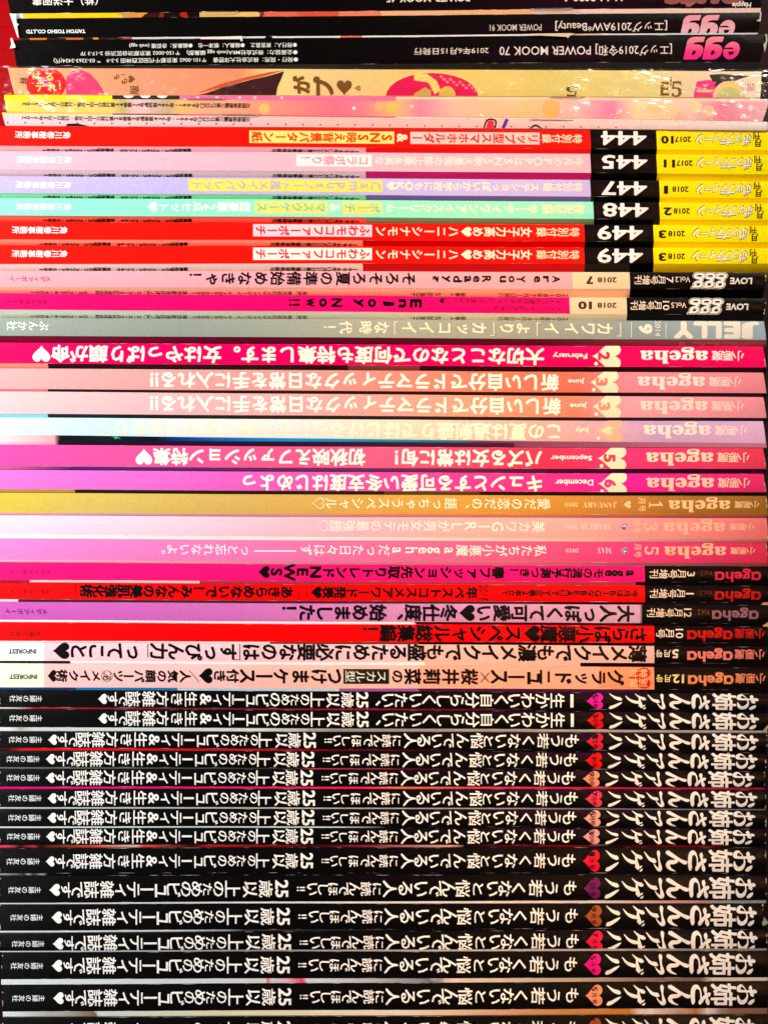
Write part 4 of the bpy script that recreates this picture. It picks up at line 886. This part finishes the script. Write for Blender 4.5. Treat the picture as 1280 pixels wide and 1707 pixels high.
a = devil((1105, 1145, 1149), (1113, 1150, 1156), 'peach magazine with whitish left end and red round badge, lower of two', [(0, (238, 255, 218)), (72.5, (252, 195, 190)), (400, (252, 188, 175)), (700, (252, 170, 145)), (1000, (250, 155, 110)), (1087, BLACK)], [(0, (20, 60, 110)), (120, (30, 120, 175)), (300, (190, 210, 225)), (560, (150, 80, 150)), (700, (70, 20, 60)), (1080, (20, 8, 10))], (238, 140, 95), 7, dx=1.5)
k = 1 / a.th(1110)
a.hor('issue_lettering', (245, 220, 150), '12', 1139, 1120, 12 * k, 26.5 * k, 0.03); a.horc('issue_lettering', (245, 220, 150), '\u6708\u53f7', 1118, 1092, 19 * k, 13, 0.016)
a.hor('publisher_lettering', (25, 60, 25), 'INFOREST', 63.5, 17, 18 / 40, 26 / 40, 0.034)
hp = heart_pts()
a.poly('badge', (215, 30, 25), [(1064 + (p[1] - .42) * 42, 0.5 + (p[0] - .5) * 38 / 38) for p in hp], 1)
for q, ch in enumerate('\u7279\u5225'): a.one('badge_lettering', (250, 190, 130), ch, 1071, 15, 0.28 + 0.42 * q, 15, 0.03, 3, (0, 1), 'cw')
for q, ch in enumerate('\u4ed8\u9332'): a.one('badge_lettering', (250, 190, 130), ch, 1055, 15, 0.28 + 0.42 * q, 15, 0.03, 3, (0, 1), 'cw')
for ch, x0, x1 in (('\u30b0', 1011, 1040), ('\u30e9', 985, 1008), ('\u30c3', 957, 978), ('\u30c9', 924, 952), ('\u30cb', 899, 916), ('\u30e5', 878, 900), ('\u30fc', 846, 874), ('\u30b9', 817, 845), ('\u685c', 768, 797), ('\u4e95', 736, 765), ('\u8389', 705, 734), ('\u83dc', 673, 702), ('\u306e', 653, 671), ('\u3064', 546, 569), ('\u3051', 518, 545), ('\u307e', 487, 516), ('\u30b1', 456, 481), ('\u30fc', 427, 455), ('\u30b9', 400, 425), ('\u4ed8', 378, 399), ('\u304d', 357, 377), ('\u2665', 331, 355)):
    a.one('headline_lettering', INK, ch, (x0 + x1) / 2, x1 - x0, 0.48, 27 if x1 - x0 > 21 or ch in '\u3064\u30cb\u2665' else 23.5, 0.036, 2, (0, 1), 'cw', fit=True)
for ch, x0, x1 in (('\u4eba', 300, 319), ('\u6c17', 280, 298), ('\u306e', 263, 278), ('\u9854', 243, 261), ('\u30d1', 225, 242), ('\u30fc', 207, 224), ('\u30c4', 190, 206), ('\u30e1', 155, 168), ('\u30a4', 135, 152), ('\u30af', 116, 132), ('\u8853', 95, 114), ('\u2665', 80, 95)):
    a.one('headline_lettering', INK, ch, (x0 + x1) / 2, x1 - x0, 0.51, 21, 0.034, 2, (0, 1), 'cw', fit=True)
a.one('headline_lettering', INK, '\u3299', 179.5, 20, 0.51, 20, 0.008, 2, (0, 1), 'cw')
a.line('headline_lettering', INK, [(801, 0.3, 1.6), (815, 0.72, 1.6)]); a.line('headline_lettering', INK, [(801, 0.72, 1.6), (815, 0.3, 1.6)])
a.line('headline_lettering', (150, 50, 40), [(316, 0.25, 1.2), (333, 0.75, 1.2)])
a.box('label_panel', (28, 24, 18), 572.5, 648.5, 0.16, 0.80, 2)
a.vert('headline_lettering', (238, 240, 215), '\u30b9\u30ab\u30eb\u578b', 645, 575, 0.48, 21, 0.004, lift=4)

# 30-44 ---- the black run
G_O = 'black magazines with big white vertical title'
TT = ['BO', '\u59c9', 'BSA', 'BN', 'BA', 'BGE', 'BHA']
T1 = [(1226, 1263), (1186, 1225), (1151, 1182), (1114, 1150), (1078, 1108), (1041, 1076), (1014, 1036)]
T2 = [(1224, 1258), (1181, 1223), (1147, 1181), (1109, 1147), (1072, 1106), (1035, 1072), (1007, 1031)]
HA = list(zip('\u3082\u3046\u82e5\u304f\u306a\u3044\u3068\u60a9\u3093\u3067\u3044\u308b\u4eba', [(941, 964), (917, 938), (895, 914), (870, 890), (846, 867), (825, 843), (806, 821), (784, 805), (761, 781), (739, 756), (719, 736), (695, 717), (673, 694)]))
HAs = list(zip('\u306b\u8aad\u3093\u3067\u307b\u3057\u3044', [(654, 668), (637, 652), (623, 637), (606, 621), (586, 602), (570, 583), (555, 568)]))
HB = list(zip(['25'] + list('\u6b73\u4ee5\u4e0a\u306e\u305f\u3081\u306e\u30d3\u30e5\u30fc\u30c6\u30a3&\u751f\u304d\u65b9\u96d1\u8a8c\u3067\u3059\u2665'), [(506, 527), (481, 502), (459, 480), (432, 454), (418, 431), (400, 415), (385, 399), (368, 383), (345, 366), (329, 343), (308, 325), (287, 305), (270, 285), (249, 267), (225, 246), (202, 221), (178, 198), (154, 176), (130, 153), (116, 130), (97, 114), (81, 96)]))
HC = list(zip('\u4e00\u751f\u304b\u308f\u3044\u304f\u81ea\u5206\u3089\u3057\u304f\u3044\u305f\u3044\u3001', [(950, 955), (917, 940), (892, 915), (868, 890), (846, 866), (823, 847), (800, 822), (775, 798), (750, 773), (727, 749), (703, 727), (682, 702), (658, 679), (636, 656), (626, 634)]))
HD = list(zip(['25'] + list('\u6b73\u4ee5\u4e0a\u306e\u305f\u3081\u306e\u30d3\u30e5\u30fc\u30c6\u30a3&\u751f\u304d\u65b9\u96d1\u8a8c\u3067\u3059\u2665'), [(594, 614), (569, 590), (544, 566), (518, 541), (501, 516), (485, 499), (469, 484), (450, 467), (427, 449), (411, 425), (391, 408), (372, 390), (356, 370), (334, 353), (309, 329), (286, 305), (262, 282), (238, 260), (213, 235), (199, 213), (180, 197), (164, 179)]))
HE = list(zip('\u3082\u3046\u82e5\u304f\u306a\u3044\u3068\u60a9\u3093\u3067\u3044\u308b\u4eba', [(939, 960), (907, 929), (881, 904), (852, 875), (830, 852), (811, 829), (788, 805), (759, 783), (736, 759), (715, 736), (690, 712), (664, 687), (638, 661)]))
HEs = list(zip('\u306b\u8aad\u3093\u3067\u307b\u3057\u3044', [(621, 635), (601, 619), (582, 601), (565, 581), (547, 563), (530, 547), (512, 529)]))
HF = list(zip(['25'] + list('\u6b73\u4ee5\u4e0a\u306e\u305f\u3081\u306e\u30d3\u30e5\u30fc\u30c6\u30a3\u96d1\u8a8c\u3067\u3059\u2665'), [(459, 481), (432, 455), (405, 429), (376, 401), (356, 373), (339, 354), (319, 338), (302, 319), (279, 302), (259, 278), (235, 257), (212, 233), (193, 211), (168, 191), (141, 166), (120, 139), (103, 119), (83, 101)]))
def olds(L, R, hc, htxt, label, kind, under, dl, dr, xl=(0, 0), xr=1270, th=28, big=27, txt='now', vc=0.5):
    a = mag(L, R, label, [(0, (5, 4, 5))], under, G_O, xl=xl, xr=(xr, xr), wear=0.3, sag=0.6, rough=0.24)
    a.cov.data.materials[0].node_tree.nodes['Principled BSDF'].inputs['Specular IOR Level'].default_value = 0.38
    def X(r): return tuple(x + dl + (dr - dl) * x / 1270 for x in r)
    W = (250, 246, 238)
    TR = T2 if kind == 'c' else T1
    for c, r in zip(TT, TR):
        r = X(r); a.one('title_lettering', W, c, sum(r) / 2, r[1] - r[0], vc, th * (0.98 if c == '\u59c9' else 0.93), 0.02, 2, (0, 1), 'cw', fit=True, fith=True, bold=0.4 if c == '\u59c9' else 0)
    r = X((971, 1000) if kind == 'c' else (975, 1005)); hp = heart_pts(48); cx = sum(r) / 2
    a.poly('heart_mark', hc, [(cx + (p[1] - .42) * 31, vc + (p[0] - .5) * th * 1.02 / a.th(cx)) for p in hp], 1)
    t = ['{' + htxt[:-2] + '}' if len(htxt) > 3 else htxt[0], '\u6708', '\u53f7']
    a.one('heart_lettering', (28, 8, 14), htxt[:-2], cx + 1, 10 if len(htxt) < 4 else 9, vc - 0.30 * th / 28 * 28 / a.th(cx), 8 if len(htxt) < 4 else 10, 0.03, 3, (0, 1), 'cw', fit=True, fith=True)
    a.one('heart_lettering', (28, 8, 14), '\u6708', cx + 1, 10, vc - 0.02, 9, 0.02, 3, (0, 1), 'cw')
    a.one('heart_lettering', (28, 8, 14), '\u53f7', cx + 1, 10, vc + 0.27 * th / a.th(cx), 9, 0.02, 3, (0, 1), 'cw')
    small = []
    if kind == 'a': A, B = HC, HD
    elif kind == 'b': A, B, small = HA, HB, HAs
    else: A, B, small = HE, HF, HEs
    for lst, f in ((A, 1), (B, 1), (small, 0.82)):
        for c, r in lst:
            r = X(r); cw_ = r[1] - r[0]
            if c == '\u4e00': a.box('headline_lettering', W, r[0], r[1], vc - 11 / a.th(r[0]), vc + 11 / a.th(r[0])); continue
            hh = big * f; dv = 0
            if len(c) > 1: a.one('headline_lettering', W, c, sum(r) / 2, cw_, vc, 0.98 * hh, 0.025, 2, (0, 1), 'cw', fit=True, fith=True); continue
            if c == '\u3001': a.one('headline_lettering', W, c, sum(r) / 2, cw_, vc - 0.05, hh, 0.02, 2, (0, 1), 'cw', fit=True); continue
            if c in '\u306e\u305f\u3081' and cw_ < 17: hh *= 0.8
            if c == '\u2665': hh = cw_ + 3
            if c == '\u30fc': a.box('headline_lettering', W, r[0], r[1], vc - 1.6 / a.th(r[0]), vc + 1.6 / a.th(r[0])); continue
            if c == '&': hh *= 0.92
            a.one('headline_lettering', W, c, sum(r) / 2, cw_, vc, hh, 0.0135, 2, (0, 1), 'cw', fit=True)
    if small:
        r = X((541, 554) if kind == 'b' else (495, 509))
        for dv in (-2.4, 2.4): a.one('headline_lettering', W, '!', sum(r) / 2, r[1] - r[0], vc + dv / a.th(550), 2.6, 0.02, 2, (0, 1), 'cw', fit=True, fith=True)
    pu = {'a': (17, 72), 'b': (16, 72), 'c': (15, 70)}[kind]
    a.vert('publisher_lettering', (235, 238, 232), '\u4e3b\u5a66\u306e\u53cb\u793e', pu[1] + dl, pu[0] + dl, vc, 11.5, 0.006)
    a.flush(); a.parts = {}
    return a
WH = (238, 240, 235); DK = (8, 7, 8)
def U(*p): return list(p)
olds((1149, 1178.5, 1181), (1156, 1184, 1187), (240, 25, 165), '5\u6708\u53f7', 'black magazine with magenta heart, directly below the peach spine with the badge', 'a', U((0, (225, 215, 205)), (60, (190, 30, 45)), (300, (120, 30, 40)), (600, (150, 20, 40)), (880, DK)), 0, 0, xr=1279, th=28)
olds((1181, 1211.5, 1218), (1187, 1218, 1221.5), (225, 10, 25), '3\u6708\u53f7', 'black magazine with bright red heart, second black one down', 'a', U((0, (235, 245, 242)), (25, (190, 185, 175)), (60, (215, 222, 218)), (430, (225, 228, 222)), (560, (150, 145, 138)), (900, (170, 160, 145)), (1280, (180, 165, 150))), 0, 1, xr=1279, th=29)
olds((1218, 1246, 1250.5), (1222, 1252, 1254), (228, 25, 60), '1\u6708\u53f7', 'black magazine with crimson heart, right above the bright red line', 'b', U((0, (60, 20, 20)), (40, (235, 20, 30)), (300, (225, 15, 25)), (430, (190, 20, 40)), (560, (90, 10, 20)), (780, DK)), 0, 0, xr=1277, th=29)
olds((1250.5, 1278, 1280.5), (1254, 1284, 1285.5), (235, 5, 15), '11\u6708\u53f7', 'black magazine with scarlet heart marked 11', 'b', U((0, (110, 115, 112)), (500, (30, 28, 28)), (540, (190, 60, 60)), (660, (110, 20, 40)), (760, DK)), -4, -1, xr=1276, th=28)
olds((1280.5, 1311, 1314.5), (1285.5, 1313, 1316), (245, 150, 115), '9\u6708\u53f7', 'black magazine with peach heart, resting on the hot pink line', 'b', U((0, (250, 10, 130)), (620, (240, 40, 90)), (660, (240, 120, 80)), (800, (225, 60, 90)), (1000, (190, 30, 60))), -4, -6, xr=1274, th=27)
olds((1314.5, 1345, 1347.5), (1316, 1348, 1350), (235, 60, 85), '7\u6708\u53f7', 'black magazine with coral pink heart, right below the hot pink line', 'b', U((0, (205, 220, 215)), (400, (190, 190, 180)), (1000, (120, 115, 110))), -1, -2, xr=1275, th=28)
olds((1347.5, 1377, 1379.5), (1350, 1379, 1381), (240, 165, 145), '5\u6708\u53f7', 'black magazine with pale salmon heart, between two thin white lines', 'b', U((0, (225, 235, 235)), (560, (200, 215, 205)), (640, DK)), -1, -5, xr=1276, th=28)
olds((1379.5, 1409, 1413.5), (1381, 1409, 1411.5), (242, 160, 160), '3\u6708\u53f7', 'thin black magazine with light pink heart, above the broken red line', 'b', U((0, (240, 70, 90)), (22, DK), (60, (200, 50, 60)), (66, DK), (175, (235, 90, 60)), (222, (240, 190, 170)), (240, (235, 80, 70)), (320, (60, 10, 10)), (350, (200, 30, 40)), (530, (60, 10, 15)), (620, (150, 40, 60)), (745, (230, 160, 140)), (770, DK), (960, (120, 10, 10)), (1010, DK), (1190, (130, 5, 10)), (1220, DK)), -4, -6, xr=1275, th=26)
olds((1413.5, 1455.5, 1459), (1411.5, 1455, 1457), (225, 18, 55), '1\u6708\u53f7', 'thick black magazine with crimson heart, below the broken red line', 'b', U((0, (140, 145, 142)), (34, DK), (48, (150, 155, 150)), (62, DK), (76, (150, 155, 150)), (88, DK)), -4, -6, xr=1275, th=38, vc=0.52)
olds((1459, 1505, 1507), (1457, 1500, 1505), (110, 22, 95), '11\u6708\u53f7', 'thick black magazine with dark purple heart', 'c', U((0, (225, 215, 205)), (500, (235, 235, 228)), (1000, (230, 210, 200)), (1160, (200, 130, 120)), (1200, (150, 145, 145))), 0, 0, xr=1276, th=37, big=30, vc=0.52)
olds((1507, 1552, 1555), (1505, 1546.5, 1548), (165, 82, 38), '9\u6708\u53f7', 'thick black magazine with brown-orange heart', 'c', U((0, (235, 240, 240)), (300, (230, 235, 235)), (420, (60, 60, 60)), (700, DK)), 3, 2, xr=1271, th=37, big=30, vc=0.5)
olds((1555, 1585, 1587), (1548, 1580, 1584), (245, 20, 75), '7\u6708\u53f7', 'black magazine with pinkish red heart whose white title is cut off below', 'c', U((0, (200, 215, 215)), (420, (150, 150, 150)), (800, (190, 185, 175)), (1150, (150, 140, 135))), 6, 3, xl=(0, 0), xr=1277, th=37, big=30, vc=0.60)
olds((1587, 1632.5, 1642), (1584, 1629, 1635), (245, 15, 130), '5\u6708\u53f7', 'thick black magazine with magenta heart, third from the bottom edge', 'c', U((0, (230, 240, 235)), (440, (225, 228, 225)), (442, (240, 30, 110)), (460, (225, 228, 225)), (512, (240, 40, 110)), (522, (225, 228, 225)), (734, (110, 115, 130)), (748, (235, 215, 190)), (1150, (120, 90, 80)), (1185, (225, 205, 190))), 4, 0, xl=(5, 3), xr=1279, th=37, big=30, vc=0.5)
olds((1642, 1687, 1696), (1635, 1681, 1691), (245, 150, 110), '5\u6708\u53f7', 'thick black magazine with orange-peach heart, second from the bottom edge', 'c', U((0, (240, 245, 240)), (165, (130, 105, 80)), (172, (225, 228, 225)), (360, (250, 235, 190)), (660, (240, 225, 205)), (880, (210, 150, 95)), (1060, (200, 120, 40)), (1090, (235, 225, 210)), (1140, (180, 110, 50)), (1170, (235, 225, 215)), (1225, (140, 100, 80))), 6, 3, xl=(5, 5), xr=1279, th=37, big=30, vc=0.5)
olds((1696, 1741, 1743), (1691, 1736, 1738), (150, 75, 30), '11\u6708\u53f7', 'black magazine with brown heart, lowest one, half out of view', 'c', U((0, WH)), 6, 0, xl=(5, 5), xr=1279, th=37, big=30, vc=0.5)

# ---- small damage, staples and film
M[0].staple(335, 400, 20.5); M[0].staple(884, 956, 15.5); M[2].staple(896, 958, 58.5)
M[3].staple(305, 378, 166.0); M[4].staple(363, 434, 192.5); M[4].staple(880, 955, 200.5); M[4].staple(915, 972, 163)
M[2].flap('bent_page', [(331, 63.5), (404, 61.5), (405, 69.5), (402, 70.0), (401, 66.5), (336, 66.5)], (245, 225, 215))
M[2].flap('bent_page', [(884, 57.5), (950, 56.5), (958, 57.5), (948, 61.5), (946, 65.0), (943, 62.5), (888, 60.0)], (225, 200, 165))
M[2].flap('torn_corner', [(19, 66), (22, 64.5), (27.5, 77), (28, 81), (18, 82), (21, 75)], (225, 235, 225), tip=0.0004)
M[1].flap('torn_corner', [(17.5, 23.5), (28, 24.5), (29, 40), (33.5, 42), (30, 45), (33, 64), (31, 64)], (222, 230, 218), tip=0.0003)
M[1].flap('torn_corner', [(1265.5, 21), (1267.5, 21), (1266, 37), (1259, 36), (1264, 33)], (215, 205, 190))
M[2].flap('torn_corner', [(1274, 58), (1276.5, 58), (1277.5, 68), (1273, 88), (1270.5, 76), (1275, 70)], (190, 190, 182))
M[25].flap('bent_page', [(1268, 1008), (1281, 996), (1283, 1009)], (205, 165, 100), out=-0.0004)
M[26].flap('bent_page', [(1270, 1043), (1281, 1036), (1283, 1050), (1276, 1047)], (205, 170, 105), out=-0.0004)
M[40].flap('torn_corner', [(1272.5, 1528), (1280, 1538), (1276, 1542), (1271, 1543)], (175, 190, 175), out=-0.0006)
M[31].flap('bent_page', [(1271, 1217.5), (1279, 1208), (1280, 1212), (1275, 1220)], (165, 155, 125), out=-0.0003)
M[3].wrap(-16, 1290, -0.05, 1.05, 5); M[4].wrap(-20, 1288, 0.0, 1.0, 9)
for q in M[11:]: q.worn()
for q in M: q.flush()
